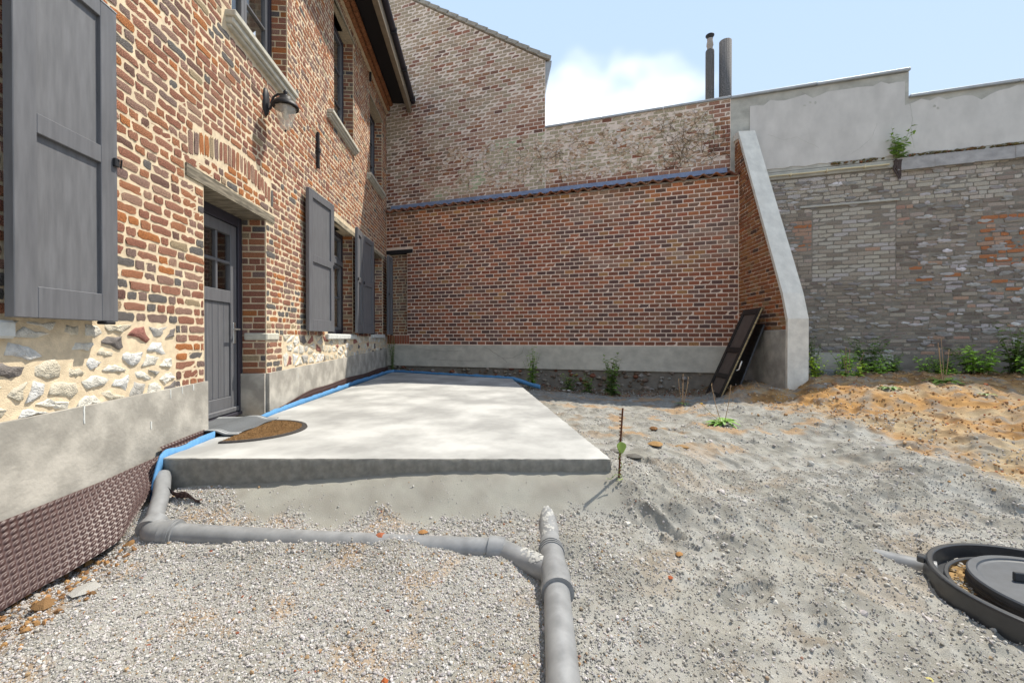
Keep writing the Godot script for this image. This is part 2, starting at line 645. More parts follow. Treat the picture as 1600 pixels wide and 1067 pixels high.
func pick(cols: Array, weights: Array) -> Color:
	var t := 0.0
	for w in weights: t += w
	var x := R.randf() * t
	for k in cols.size():
		x -= weights[k]
		if x <= 0: return cols[k]
	return cols[0]


func vary(c: Color, k := 0.12) -> Color:
	var s := 1.0 + R.randf_range(-k, k)
	return Color(c.r * s, c.g * s * (1 + R.randf_range(-0.06, 0.01)), c.b * s)


# a wall with rectangular openings, built as blocks that butt against each other
func pierced(f: Dictionary, a0: float, a1: float, b0: float, b1: float, holes: Array, n0: float, n1: float) -> SurfaceTool:
	var st := mb()
	var ys := [b0, b1]
	for h in holes:
		for y in [h[1], h[3]]:
			if y > b0 and y < b1 and not ys.has(y): ys.append(y)
	ys.sort()
	for k in ys.size() - 1:
		var mid: float = (ys[k] + ys[k + 1]) / 2
		var free := [[a0, a1]]
		for h in holes:
			if h[1] < mid and h[3] > mid:
				var nf := []
				for g in free:
					if h[2] <= g[0] or h[0] >= g[1]:
						nf.append(g)
						continue
					if h[0] > g[0]: nf.append([g[0], h[0]])
					if h[2] < g[1]: nf.append([h[2], g[1]])
				free = nf
		for g in free: box(st, f, g[0], g[1], ys[k], ys[k + 1], n0, n1)
	return st


# ---------------------------------------------------------------- the old house
var FP := [Color(0.655, 0.282, 0.147), Color(0.520, 0.226, 0.147), Color(0.520, 0.311, 0.237), Color(0.610, 0.373, 0.266), Color(0.316, 0.175, 0.136), Color(0.254, 0.232, 0.220), Color(0.768, 0.294, 0.102), Color(0.633, 0.486, 0.305), Color(0.588, 0.277, 0.181), Color(0.407, 0.277, 0.232)]
var FW := [0.26, 0.18, 0.17, 0.13, 0.06, 0.05, 0.07, 0.03, 0.2, 0.07]


func house():
	var h := thing("brick_house", "old red brick house with dark shutters and grey door", "house", Vector3(-2.2, 0, -4))
	var holes := [[0.9, 0.82, 2.05, 2.7], [3.6, -0.06, 4.6, 2.0], [6.4, 0.84, 7.66, 2.56], [9.0, 0.86, 9.95, 2.6], [4.0, 3.64, 5.11, 5.35], [6.7, 4.12, 7.72, 5.95], [8.85, 4.06, 9.95, 5.70]]
	obj("wall", pierced(FA, -1.5, 10.39, -0.7, 6.5, holes, -0.35, 0.0), M.mortar_front, h)
	var st := mb()
	bevel(st, Transform3D(Basis(), P(-6.2, 2.7, 4.4)), Vector3(0.3, 6.8, 11.7))
	bevel(st, Transform3D(Basis(), P(-4.3, 2.7, -1.35)), Vector3(3.5, 6.8, 0.3))
	bevel(st, Transform3D(Basis(), P(-4.3, 2.7, 10.2)), Vector3(3.5, 6.8, 0.3))
	bevel(st, Transform3D(Basis(), P(-4.3, 3.0, 4.4)), Vector3(3.49, 0.2, 11.2))
	obj("rear_wall", st, M.room, h)
	# cut-outs for the courses
	var ex := holes.duplicate()
	ex.append([3.38, 1.995, 4.77, 2.09])
	ex.append([6.28, 2.56, 7.9, 2.66]); ex.append([8.9, 2.6, 10.1, 2.68])
	ex.append([6.62, 5.95, 7.8, 6.0]); ex.append([8.75, 5.70, 10.0, 5.75])
	ex.append([3.85, 3.5, 5.25, 3.64]); ex.append([6.4, 4.0, 7.8, 4.12]); ex.append([8.6, 3.94, 9.97, 4.06])
	ex.append([6.28, 0.75, 7.76, 0.84]); ex.append([8.9, 0.77, 10.05, 0.86]); ex.append([0.7, 0.74, 2.17, 0.82])
	ex.append([-2, 0, 3.27, 0.86]); ex.append([4.95, 0, 10.4, 0.82])
	var arch := []
	var s := 3.42
	while s < 4.74:
		var bot := 2.17 + 0.13 * (1.0 - pow((s - 4.08) / 0.66, 2))
		ex.append([s, bot - 0.005, s + 0.03, bot + 0.19])
		s += 0.03
	var list := lay(FA, 1.0, 10.38, 0.40, 6.44, 0.068, 0.186, 0.0185, "mixed", ex, 0.0042)
	s = 3.42
	while s < 4.72:
		var w := R.randf_range(0.045, 0.055)
		var bot := 2.17 + 0.13 * (1.0 - pow((s + w / 2 - 4.08) / 0.66, 2))
		list.append([s + w / 2, bot + 0.09, w, R.randf_range(0.155, 0.175)])
		s += w + 0.014
	var done := []
	for e in list:
		var c := vary(pick(FP, FW))
		if e[0] > 3.95 and e[0] < 4.5 and e[1] > 2.09 and e[1] < 2.27 and R.randf() < 0.75: c = FP[6]
		if e[1] < 1.12 and e[0] < 3.3 and R.randf() < 0.45: c = FP[5] if R.randf() < 0.6 else FP[9]
		if e[0] > 5.0 and e[1] > 3.0 and R.randf() < 0.3: c = vary(FP[0])
		if e[0] > 4.6 and e[0] < 6.2 and e[1] < 1.25 and R.randf() < 0.3: c = FP[5]
		done.append([e[0], e[1], e[2], e[3], c, 0.006 + R.randf_range(-0.0025, 0.003), R.randf_range(-0.014, 0.014)])
	var shapes := []
	for k in 12: shapes.append(brick_shape(1.7))
	set_bricks(h, FA, done, shapes, "brick", "brick", "bricks", 300, [[2.18, 0.8, 2.8, 9], [0, 0, 2.1, 9]], FP)
	# bricks of the reveals that face the courtyard's near end
	var rev := []
	for o in holes:
		var fr := {"o": P(-2.44, 0, o[2]), "A": Vector3(1, 0, 0), "N": Vector3(0, 0, 1)}
		for e in lay(fr, 0.0, 0.236, o[1] + (0.46 if o[1] < 0 else 0.0), o[3], 0.068, 0.24, 0.0135, "english", [], 0.003):
			rev.append([fr.o.z, e, fr])
	var st2 := mb()
	for e in rev:
		st2.set_color(vary(pick(FP, FW)))
		box(st2, e[2], e[1][0] - e[1][2] / 2, e[1][0] + e[1][2] / 2, e[1][1] - e[1][3] / 2, e[1][1] + e[1][3] / 2, -0.03, 0.006, 0.004)
	tag(obj("reveal_bricks", st2, M.brick, h), "", "", "", "stuff")
	# rubble of white stones over the plinth
	var pale := [Color(0.74, 0.71, 0.63), Color(0.66, 0.60, 0.48), Color(0.50, 0.48, 0.44), Color(0.20, 0.18, 0.17), Color(0.34, 0.15, 0.12), Color(0.74, 0.73, 0.70)]
	rubble(h, 1.1, 3.285, 0.38, 0.862, 0.155, 0.092, pale, [0.46, 0.28, 0.14, 0.05, 0.035, 0.14])
	rubble(h, 4.96, 10.37, 0.44, 0.822, 0.17, 0.10, pale, [0.3, 0.36, 0.16, 0.06, 0.05, 0.12])
	# plinth in two lengths, either side of the door, each a little proud of the wall
	st = mb()
	prism(st, FA, [Vector2(-1.5, -0.7), Vector2(3.6, -0.7), Vector2(3.6, 0.428), Vector2(2.14, 0.385), Vector2(-1.5, 0.36)], -0.1, 0.028)
	obj("plinth", st, M.plinth, h)
	st = mb()
	prism(st, FA, [Vector2(4.6, -0.7), Vector2(10.38, -0.7), Vector2(10.38, 0.527), Vector2(4.6, 0.410)], -0.1, 0.03)
	bevel(st, Transform3D(Basis(), P(-2.33, 0.18, 4.585)), Vector3(0.255, 0.46, 0.05))
	obj("plinth", st, M.plinth, h)
	st = mb()
	bevel(st, Transform3D(Basis(), P(-2.30, 0.79, 4.72)), Vector3(0.235, 0.075, 0.28), 0.012)
	obj("quoin_stone", st, M.sill_stone, h)
	st = mb()
	for d in [[2.52, 0.40, 0.10, 0.006], [3.18, 0.41, 0.06, 0.005], [3.30, 0.415, 0.05, 0.005], [3.42, 0.42, 0.045, 0.007], [1.9, 0.2, 0.09, 0.005], [3.0, 0.22, 0.05, 0.007], [5.3, 0.36, 0.07, 0.005]]:
		var pts := []
		for k in 5: pts.append(Vector2(d[0] + d[3] * R.randf_range(0.4, 1.0), d[1] - d[2] * k / 4.0))
		for k in 5: pts.append(Vector2(d[0] - d[3] * R.randf_range(0.4, 1.0), d[1] - d[2] * (4 - k) / 4.0))
		prism(st, FA, pts, 0.02, 0.0305 if d[0] < 4 else 0.0325)
	obj("lime_drips", st, M.white_stone, h)
	# lintels
	st = mb()
	for k in 6:
		var a: float = 3.385 + k * 0.23
		prism(st, FA, [Vector2(a, 1.998), Vector2(a + 0.23, 1.998), Vector2(a + 0.23, 2.09 - 0.003 * (k + 1) + 0.004 * (k % 2)), Vector2(a, 2.092 - 0.003 * k + 0.004 * ((k + 1) % 2))], -0.3, 0.012)
	obj("lintel", st, M.timber, h)
	for l in [[6.28, 7.9, 2.56, 2.64], [8.9, 10.1, 2.6, 2.67], [6.62, 7.8, 5.95, 5.99], [8.75, 10.0, 5.70, 5.74]]:
		st = mb()
		box(st, FA, l[0], l[1], l[2], l[3], -0.3, 0.012, 0.006)
		obj("lintel", st, M.pale_timber, h)
	# stone sills: the upper ones moulded, the lower ones plain
	for l in [[3.9, 5.2, 3.5, 3.64], [6.4, 7.78, 4.0, 4.12], [8.62, 9.95, 3.94, 4.06]]:
		st = mb()
		box(st, FA, l[0], l[1], l[3] - 0.055, l[3], -0.2, 0.09, 0.008)
		box(st, FA, l[0] + 0.01, l[1] - 0.01, l[2] + 0.03, l[3] - 0.055, -0.2, 0.065, 0.01)
		box(st, FA, l[0] + 0.02, l[1] - 0.02, l[2], l[2] + 0.03, -0.2, 0.04, 0.008)
		obj("window_sill", st, M.sill_stone, h)
	for l in [[6.3, 7.74, 0.76, 0.84], [8.9, 10.0, 0.78, 0.86], [0.72, 2.165, 0.77, 0.855]]:
		st = mb()
		box(st, FA, l[0], l[1], l[2], l[3], -0.22, 0.05, 0.012)
		obj("window_sill", st, M.white_stone, h)
	house_door(h)
	for w in [[6.4, 7.66, 0.84, 2.56, 1], [9.0, 9.95, 0.86, 2.6, 1], [4.0, 5.11, 3.64, 5.35, 0], [6.7, 7.72, 4.12, 5.95, 0], [8.85, 9.95, 4.06, 5.70, 0], [0.9, 2.05, 0.82, 2.7, 1]]:
		window(h, w)
	# shutters
	shutter(h, 2.09, 2.645, 0.868, 2.645, 0.065, 0.065, true)
	shutter(h, 5.50, 6.26, 0.866, 2.655, 0.045, 0.10, true)
	shutter(h, 7.43, 7.93, 0.866, 2.66, 0.10, 0.05, false)
	shutter(h, 7.99, 8.62, 0.866, 2.66, 0.05, 0.09, false)
	shutter(h, 9.93, 10.27, 0.866, 2.66, 0.10, 0.13, false)
	# iron wall ties
	for t in [[5.98, 3.08, 3.57], [8.8, 5.95, 6.4]]:
		st = mb()
		box(st, FA, t[0] - 0.018, t[0] + 0.018, t[1], t[2], 0.006, 0.045, 0.006)
		box(st, FA, t[0] - 0.03, t[0] + 0.03, (t[1] + t[2]) / 2 - 0.03, (t[1] + t[2]) / 2 + 0.03, 0.02, 0.055, 0.006)
		obj("wall_anchor", st, M.iron, h)
	# brick cornice under the eaves, rounded
	st = mb(true)
	var a := -1.5
	while a < 10.3:
		st.set_color(vary(FP[0], 0.2).lerp(Color(0.45, 0.2, 0.06), 0.4))
		tube(st, [fp(FA, a, 6.2, 0.06), fp(FA, a + 0.105, 6.2, 0.06)], 0.055, 10)
		st.set_color(vary(FP[0], 0.2).lerp(Color(0.45, 0.2, 0.06), 0.4))
		tube(st, [fp(FA, a, 6.31, 0.12), fp(FA, a + 0.105, 6.31, 0.12)], 0.055, 10)
		a += 0.117
	tag(obj("cornice_bricks", st, M.brick_far, h), "", "", "", "stuff")
	st = mb()
	box(st, FA, -1.5, 10.385, 6.13, 6.40, -0.05, 0.05)
	obj("cornice", st, M.mortar_front, h)
	# soffit, gutter and roof
	st = mb()
	box(st, FA, -1.6, 10.36, 6.37, 6.41, 0.051, 0.50)
	obj("soffit", st, M.black, h)
	st = mb()
	box(st, FA, -1.6, 10.34, 6.15, 6.40, 0.502, 0.60, 0.01)
	obj("fascia", st, M.fascia, h)
	st = mb(true)
	tube(st, [fp(FA, -1.6, 6.40, 0.64), fp(FA, 10.3, 6.40, 0.64)], 0.065, 12)
	var g := obj("gutter", st, M.paint_dark, h)
	for k in 9:
		st = mb()
		box(st, FA, 1.3 + k * 1.1, 1.33 + k * 1.1, 6.31, 6.42, 0.60, 0.72, 0.004)
		obj("bracket", st, M.iron, g)
	st = mb()
	prism(st, {"o": P(-2.2, 0, -1.6), "A": Vector3(-1, 0, 0), "N": Vector3(0, 0, -1)}, [Vector2(-0.64, 6.42), Vector2(2.1, 8.6), Vector2(4.6, 6.42), Vector2(4.6, 6.56), Vector2(2.1, 8.76), Vector2(-0.64, 6.56)], 0.0, 11.9)
	obj("roof", st, M.old_tile, h)


func rubble(h: Node3D, a0: float, a1: float, b0: float, b1: float, w: float, t: float, cols: Array, wts: Array):
	# random rubble: the band is shared out between scattered middles; each share, drawn in and roughened, is one stone
	var mids := []
	var rows := maxi(2, int((b1 - b0) / t))
	for r in rows:
		var a := a0 - R.randf() * w
		while a < a1 + w:
			mids.append(Vector2(a + R.randf_range(-0.3, 0.3) * w, b0 + (r + 0.5 + R.randf_range(-0.38, 0.38)) * (b1 - b0) / rows))
			a += w * R.randf_range(0.5, 1.25)
	var sx := t / w
	for m in mids:
		if m.x < a0 or m.x > a1: continue
		var poly := [Vector2(a0, b0), Vector2(a1, b0), Vector2(a1, b1), Vector2(a0, b1)]
		for o in mids:
			if o == m or absf(o.x - m.x) > w * 3.0: continue
			var d := Vector2((o.x - m.x) * sx * sx, o.y - m.y)
			var c := d.dot((o + m) / 2)
			var out := []
			for k in poly.size():
				var p: Vector2 = poly[k]
				var q: Vector2 = poly[(k + 1) % poly.size()]
				var dp := d.dot(p) - c
				var dq := d.dot(q) - c
				if dp <= 0: out.append(p)
				if (dp < 0) != (dq < 0) and dp != dq: out.append(p.lerp(q, dp / (dp - dq)))
			poly = out
			if poly.size() < 3: break
		if poly.size() < 3: continue
		var ring := PackedVector2Array()
		for k in poly.size():
			var p: Vector2 = poly[k]
			var q: Vector2 = poly[(k + 1) % poly.size()]
			var n := maxi(1, int(p.distance_to(q) / 0.035))
			for i in n: ring.append(p.lerp(q, i / float(n)))
		var mid := Vector2.ZERO
		for p in ring: mid += p / ring.size()
		if R.randf() < 0.07: continue
		var gap := R.randf_range(0.009, 0.026)
		for k in ring.size():
			var d := ring[k] - mid
			ring[k] = mid + d * maxf(0.3, 1.0 - gap / maxf(d.length() * 0.8, 0.01)) * R.randf_range(0.86, 1.05)
		var sm := Vector2.ZERO
		var st := mb(R.randf() < 0.75)
		var n := ring.size()
		var proud := R.randf_range(0.004, 0.010)
		var tilt := Vector2(R.randf_range(-1, 1), R.randf_range(-1, 1)) * 0.05
		var lay := []
		for l in [[1.0, -0.03], [1.0, proud - 0.006], [0.9, proud], [0.5, proud + 0.003]]:
			var row := []
			for k in n:
				var d: Vector2 = (ring[k] - mid) * l[0] * (1.0 if l[0] == 1.0 else R.randf_range(0.9, 1.06))
				var z: float = l[1] + (0.0 if l[1] < 0 else d.dot(tilt) + R.randf_range(-0.005, 0.005))
				row.append(fp(FA, mid.x + d.x, mid.y + d.y, z))
			lay.append(row)
		var top := fp(FA, mid.x, mid.y, proud + R.randf_range(0.0, 0.006))
		for l in 3:
			for k in n:
				var e := (k + 1) % n
				quad(st, lay[l][k], lay[l][e], lay[l + 1][e], lay[l + 1][k])
		for k in n: tri(st, lay[3][k], lay[3][(k + 1) % n], top)
		var col: Color = pick(cols, wts)
		var key := "stone_%d" % cols.find(col)
		if not M.has(key):
			var sm_: StandardMaterial3D = M.stone.duplicate()
			sm_.vertex_color_use_as_albedo = false
			sm_.albedo_color = col.linear_to_srgb()
			M[key] = sm_
		obj("stone", st, M[key], h)


func house_door(h: Node3D):
	# frame, leaf with three-pane light rows over vertical boards; the leaf's face is 0.24 m inside the wall's face
	var st := mb()
	box(st, FA, 3.6, 3.68, 0.0, 2.0, -0.32, -0.235, 0.005)
	box(st, FA, 4.53, 4.6, 0.0, 2.0, -0.32, -0.235, 0.005)
	box(st, FA, 3.68, 4.53, 1.90, 2.0, -0.32, -0.235, 0.005)
	box(st, FA, 3.68, 4.53, 0.0, 0.035, -0.32, -0.2, 0.005)
	obj("door_frame", st, M.paint_dark, h)
	st = mb()
	var d0 := 3.69
	var d1 := 4.52
	for b in [[d0, d0 + 0.1, 0.04, 1.895], [d1 - 0.1, d1, 0.04, 1.895], [d0 + 0.1, d1 - 0.1, 1.79, 1.895], [d0 + 0.1, d1 - 0.1, 1.12, 1.24], [d0 + 0.1, d1 - 0.1, 0.04, 0.2]]:
		box(st, FA, b[0], b[1], b[2], b[3], -0.30, -0.25, 0.004)
	var door := obj("door", st, M.paint, h)
	door.set_meta("label", "grey boarded door with panes in its upper third")
	for k in 7:
		st = mb()
		var w := (d1 - d0 - 0.2) / 7
		box(st, FA, d0 + 0.1 + k * w + 0.002, d0 + 0.1 + (k + 1) * w - 0.002, 0.2, 1.12, -0.292, -0.266, 0.005)
		obj("board", st, M.paint, door)
	for r in 2:
		for c in 3:
			var a: float = d0 + 0.1 + c * (d1 - d0 - 0.2) / 3
			var a2: float = a + (d1 - d0 - 0.2) / 3
			var b: float = 1.24 + r * 0.275
			st = mb()
			box(st, FA, a + 0.012, a2 - 0.012, b + 0.012, b + 0.263, -0.282, -0.276)
			obj("pane", st, M.glass, door)
	st = mb()
	for c in [1, 2]:
		var a: float = d0 + 0.1 + c * (d1 - d0 - 0.2) / 3
		box(st, FA, a - 0.014, a + 0.014, 1.24, 1.79, -0.295, -0.258, 0.004)
	box(st, FA, d0 + 0.1, d1 - 0.1, 1.501, 1.529, -0.294, -0.256, 0.004)
	obj("glazing_bars", st, M.paint, door)
	st = mb()
	box(st, FA, d1 - 0.065, d1 - 0.025, 0.72, 0.93, -0.25, -0.243, 0.003)
	tube(st, [fp(FA, d1 - 0.045, 0.86, -0.245), fp(FA, d1 - 0.045, 0.86, -0.20), fp(FA, d1 - 0.06, 0.86, -0.19), fp(FA, d1 - 0.15, 0.86, -0.19)], 0.009, 8)
	obj("handle", st, M.steel, door)
	st = mb()
	box(st, FA, d0, d1, 0.04, 0.09, -0.25, -0.225, 0.008)
	obj("weather_bar", st, M.paint, door)


func window(h: Node3D, w: Array):
	var a0: float = w[0]; var a1: float = w[1]; var b0: float = w[2]; var b1: float = w[3]
	var st := mb()
	for q in [[a0, a0 + 0.06, b0, b1], [a1 - 0.06, a1, b0, b1], [a0 + 0.06, a1 - 0.06, b1 - 0.07, b1], [a0 + 0.06, a1 - 0.06, b0, b0 + 0.07]]:
		box(st, FA, q[0], q[1], q[2], q[3], -0.26, -0.17, 0.005)
	var win := obj("window", st, M.paint_dark, h)
	var mid := (a0 + a1) / 2
	var top := b1 - 0.07
	var tr := b0 + (b1 - b0) * 0.68
	if w[4] == 1:   # a transom above the middle
		st = mb()
		box(st, FA, a0 + 0.06, a1 - 0.06, tr, tr + 0.08, -0.25, -0.155, 0.006)
		obj("transom", st, M.paint, win)
	for k in 2:
		var s0 := a0 + 0.06 if k == 0 else mid + 0.001
		var s1 := mid - 0.001 if k == 0 else a1 - 0.06
		for part in ([[b0 + 0.07, tr], [tr + 0.08, top]] if w[4] == 1 else [[b0 + 0.07, top]]):
			st = mb()
			for q in [[s0, s0 + 0.05, part[0], part[1]], [s1 - 0.05, s1, part[0], part[1]], [s0 + 0.05, s1 - 0.05, part[1] - 0.05, part[1]], [s0 + 0.05, s1 - 0.05, part[0], part[0] + 0.055]]:
				box(st, FA, q[0], q[1], q[2], q[3], -0.235, -0.18, 0.006)
			var hgt: float = part[1] - part[0]
			var bars := 2 if hgt > 1.3 else 1 if hgt > 0.9 else 0
			for b in bars:
				var y: float = part[0] + hgt * (b + 1) / (bars + 1)
				box(st, FA, s0 + 0.05, s1 - 0.05, y - 0.012, y + 0.012, -0.232, -0.188, 0.004)
			obj("sash", st, M.paint, win)
			st = mb()
			box(st, FA, s0 + 0.05, s1 - 0.05, part[0] + 0.055, part[1] - 0.05, -0.215, -0.209)
			obj("pane", st, M.glass, win)


func shutter(h: Node3D, a0: float, a1: float, b0: float, b1: float, n0: float, n1: float, near: bool):
	# a leaf with two sunk panels, standing a little off the wall; n0 and n1 are the gaps at its two ends
	var dir := Vector3(n1 - n0, 0, -(a1 - a0))
	var f := {"o": fp(FA, a0, 0, n0), "A": dir.normalized(), "N": dir.normalized().cross(UP)}
	var w := dir.length()
	var t := 0.045
	var mid := b0 + (b1 - b0) * 0.50
	var st := mb()
	var e := 0.105
	for q in [[0.0, e, b0, b1], [w - e, w, b0, b1], [e, w - e, b1 - 0.09, b1], [e, w - e, mid - 0.01, mid + 0.085], [e, w - e, b0, b0 + 0.15]]:
		box(st, f, q[0], q[1], q[2], q[3], 0.0, t, 0.003)
	var o := obj("shutter", st, M.paint, h)
	for q in [[b0 + 0.15, mid - 0.01], [mid + 0.085, b1 - 0.09]]:
		st = mb()
		box(st, f, e, w - e, q[0], q[1], 0.01, t - 0.02)
		obj("panel", st, M.paint_panel, o)
	st = mb()
	box(st, f, w - 0.035 if near else 0.0, w - 0.005 if near else 0.03, mid + 0.0, mid + 0.05, t, t + 0.02, 0.004)
	tube(st, [fp(f, w - 0.02 if near else 0.015, mid + 0.04, t + 0.02), fp(f, w + 0.004 if near else -0.01, mid + 0.05, t + 0.02), fp(f, w + 0.004 if near else -0.01, mid + 0.0, t + 0.015)], 0.005, 6)
	obj("latch", st, M.iron, o)
	st = mb()
	box(st, f, w - 0.09, w - 0.03, b0 - 0.018, b0, 0.0, t + 0.012, 0.004)
	obj("holdback", st, M.iron, o)
	st = mb()
	box(st, f, 0.0, w, b1, b1 + 0.006, -0.002, t + 0.003)
	obj("cap_strip", st, M.zinc, o)


# ---------------------------------------------------------------- walls behind
func bloom_at(a: float, b: float) -> float:
	# how much of the old limewash is left on the high wall
	var v := n_big.get_noise_2d(a * 1.3 + 40.0, b * 1.3) * 0.5 + n_mid.get_noise_2d(a, b) * 0.25
	return v


func garden_wall():
	var w := thing("garden_wall", "low brown brick garden wall capped with red pantiles", "wall", LW.o)
	var niche := [0.07, 0.86, 0.565, 2.78]
	obj("wall", pierced(LW, 0.0, 7.55, 0.62, 3.76, [niche], -0.195, 0.0), M.mortar_back, w)
	var st := mb()
	box(st, LW, niche[0] - 0.02, niche[2] + 0.02, niche[1] - 0.02, niche[3] + 0.02, -0.19, -0.1)
	obj("niche_back", st, M.mortar_front, w)
	var pal := [Color(0.575, 0.204, 0.114), Color(0.416, 0.169, 0.107), Color(0.700, 0.263, 0.136), Color(0.256, 0.144, 0.118), Color(0.488, 0.240, 0.147), Color(0.700, 0.359, 0.159), Color(0.366, 0.204, 0.159), Color(0.78, 0.60, 0.46)]
	var ex := [niche, [0.0, 2.77, 0.72, 2.86], [-1, 0, 0.62, 0.86]]
	var list := lay(LW, 0.0, 7.54, 0.63, 3.74, 0.0815, 0.197, 0.0165, "run", ex, 0.0012)
	var done := []
	for e in list:
		var c := vary(pick(pal, [0.2, 0.2, 0.14, 0.14, 0.14, 0.03, 0.15, 0.0]), 0.15)
		var tint := clampf((e[1] - 3.1) / 0.6 + n_mid.get_noise_2d(e[0] * 0.7, e[1]) * 0.9, 0, 1)
		c = c.lerp(Color(c.r * 1.35, c.g * 1.45, c.b * 1.1), tint * 0.7)  # bricks turn paler and yellower towards the top, unevenly
		var white := smoothstep(0.25, 0.6, n_big.get_noise_2d(e[0] * 0.9 + 3, e[1] * 1.6) + n_mid.get_noise_2d(e[0] + 9, e[1]) * 0.5 + (0.25 if e[0] > 4.5 and e[1] > 2.2 else -0.25))
		c = c.lerp(pal[7], white * R.randf_range(0.05, 0.6))
		done.append([e[0], e[1], e[2], e[3], c, 0.0035 + R.randf_range(-0.0015, 0.0015), R.randf_range(-0.004, 0.004)])
	var x := 0.02
	while x < 0.6:
		done.append([x + 0.03, 0.745, 0.055, 0.2, vary(pal[0], 0.2), 0.012, 0.0])
		x += 0.068
	var shapes := []
	for k in 8: shapes.append(brick_shape(0.35))
	set_bricks(w, LW, done, shapes, "brick_far", "brick", "bricks", 300, [], pal)
	var nb := {"o": fp(LW, 0, 0, -0.1), "A": LW.A, "N": LW.N}
	var inn := []
	for e in lay(nb, niche[0], niche[2], niche[1], niche[3] - 0.02, 0.07, 0.19, 0.018, "mixed", [], 0.005):
		inn.append([e[0], e[1], e[2], e[3], vary(pick(FP, FW)).lerp(Color(0.42, 0.33, 0.22), 0.25), 0.005, R.randf_range(-0.02, 0.02)])
	set_bricks(w, nb, inn, shapes, "brick_far", "brick", "niche_bricks", 0, [], pal)
	st = mb()
	box(st, LW, 0.0, 0.72, 2.77, 2.86, -0.1, 0.03, 0.006)
	obj("beam", st, M.black, w)
	# footing band of cement over ragged foundations
	st = mb()
	box(st, LW, 0.0, 7.55, 0.13, 0.62, -0.195, 0.035, 0.006)
	obj("plinth", st, M.plinth_back, w)
	st = mb()
	crack(st, LW, [Vector2(2.55, 0.60), Vector2(2.75, 0.47), Vector2(2.95, 0.36), Vector2(3.1, 0.24)], 0.0365, 0.007)
	crack(st, LW, [Vector2(3.45, 0.61), Vector2(3.4, 0.45), Vector2(3.2, 0.36), Vector2(2.9, 0.33)], 0.0365, 0.006)
	crack(st, LW, [Vector2(0.9, 0.52), Vector2(1.5, 0.48), Vector2(2.1, 0.5)], 0.0365, 0.005)
	crack(st, LW, [Vector2(1.2, 0.30), Vector2(2.0, 0.27), Vector2(2.6, 0.29)], 0.0365, 0.005)
	obj("cracks", st, M.mortar_old, w)
	st = mb(true)
	for k in 260:
		st.set_color(vary(pick([Color(0.36, 0.31, 0.24), Color(0.22, 0.16, 0.11), Color(0.28, 0.12, 0.07), Color(0.40, 0.38, 0.33)], [0.4, 0.3, 0.15, 0.2])))
		clod(st, fp(LW, R.randf_range(0.1, 7.5), R.randf_range(-0.3, 0.12), R.randf_range(-0.06, 0.02)), R.randf_range(0.03, 0.07))
	tag(obj("foundation_stones", st, M.stone, w), "", "", "", "stuff")
	st = mb()
	box(st, LW, 0.0, 7.55, -0.7, 0.13, -0.19, -0.02)
	obj("footing", st, M.mortar_old, w)
	# pantiles: one mesh, many copies; each an S in section, running down from the high wall
	var ts := mb(true)
	var prof := []
	for k in 13:
		var u := k / 12.0
		prof.append(Vector2(u * 0.225 - 0.0, 0.034 * sin(TAU * u)))
	for k in 12:
		var p: Vector2 = prof[k]
		var q: Vector2 = prof[k + 1]
		var g := func(v: Vector2, n: float, up: float) -> Vector3: return LW.A * v.x + UP * (v.y + up + (0.06 - n) * 0.12) + LW.N * n
		quad(ts, g.call(p, 0.10, 0.014), g.call(q, 0.10, 0.014), g.call(q, -0.19, 0.014), g.call(p, -0.19, 0.014))
		quad(ts, g.call(p, 0.10, 0.0), g.call(q, 0.10, 0.0), g.call(q, 0.10, 0.014), g.call(p, 0.10, 0.014))
		quad(ts, g.call(q, 0.10, 0.0), g.call(p, 0.10, 0.0), g.call(p, -0.19, 0.0), g.call(q, -0.19, 0.0))
	ts.generate_normals()
	var tm := ts.commit()
	var tile_mats := []
	for c in [Color(0.64, 0.26, 0.13), Color(0.54, 0.22, 0.12), Color(0.56, 0.29, 0.18), Color(0.44, 0.20, 0.14)]:
		var m: StandardMaterial3D = M.tile.duplicate()
		m.vertex_color_use_as_albedo = false
		m.albedo_color = c.linear_to_srgb()
		tile_mats.append(m)
	for k in 34:
		var o := MeshInstance3D.new()
		o.name = numbered("roof_tile", w)
		o.mesh = tm
		o.material_override = tile_mats[R.randi() % 4]
		o.position = LW.A * (-0.02 + k * 0.2225) + UP * (3.775 + R.randf_range(-0.004, 0.004))
		w.add_child(o, true)
	st = mb()
	var fl := []
	for k in 39:
		var a := k * 0.194
		var z := 0.006 * sin(a * 11.0) + R.randf_range(-0.004, 0.004)
		fl.append([fp(HW, a, 3.985, 0.012), fp(HW, a, 3.90, 0.035 + z), fp(LW, a, 3.862 + z, -0.085 + z)])
	for k in 38:
		for j in 2: quad(st, fl[k][j + 1], fl[k + 1][j + 1], fl[k + 1][j], fl[k][j])
	obj("flashing", st, M.lead, w)
	# bed of mortar under the tiles
	st = mb()
	box(st, LW, 0.0, 7.5, 3.735, 3.765, -0.19, 0.012, 0.005)
	obj("tile_bed", st, M.old_tile, w)


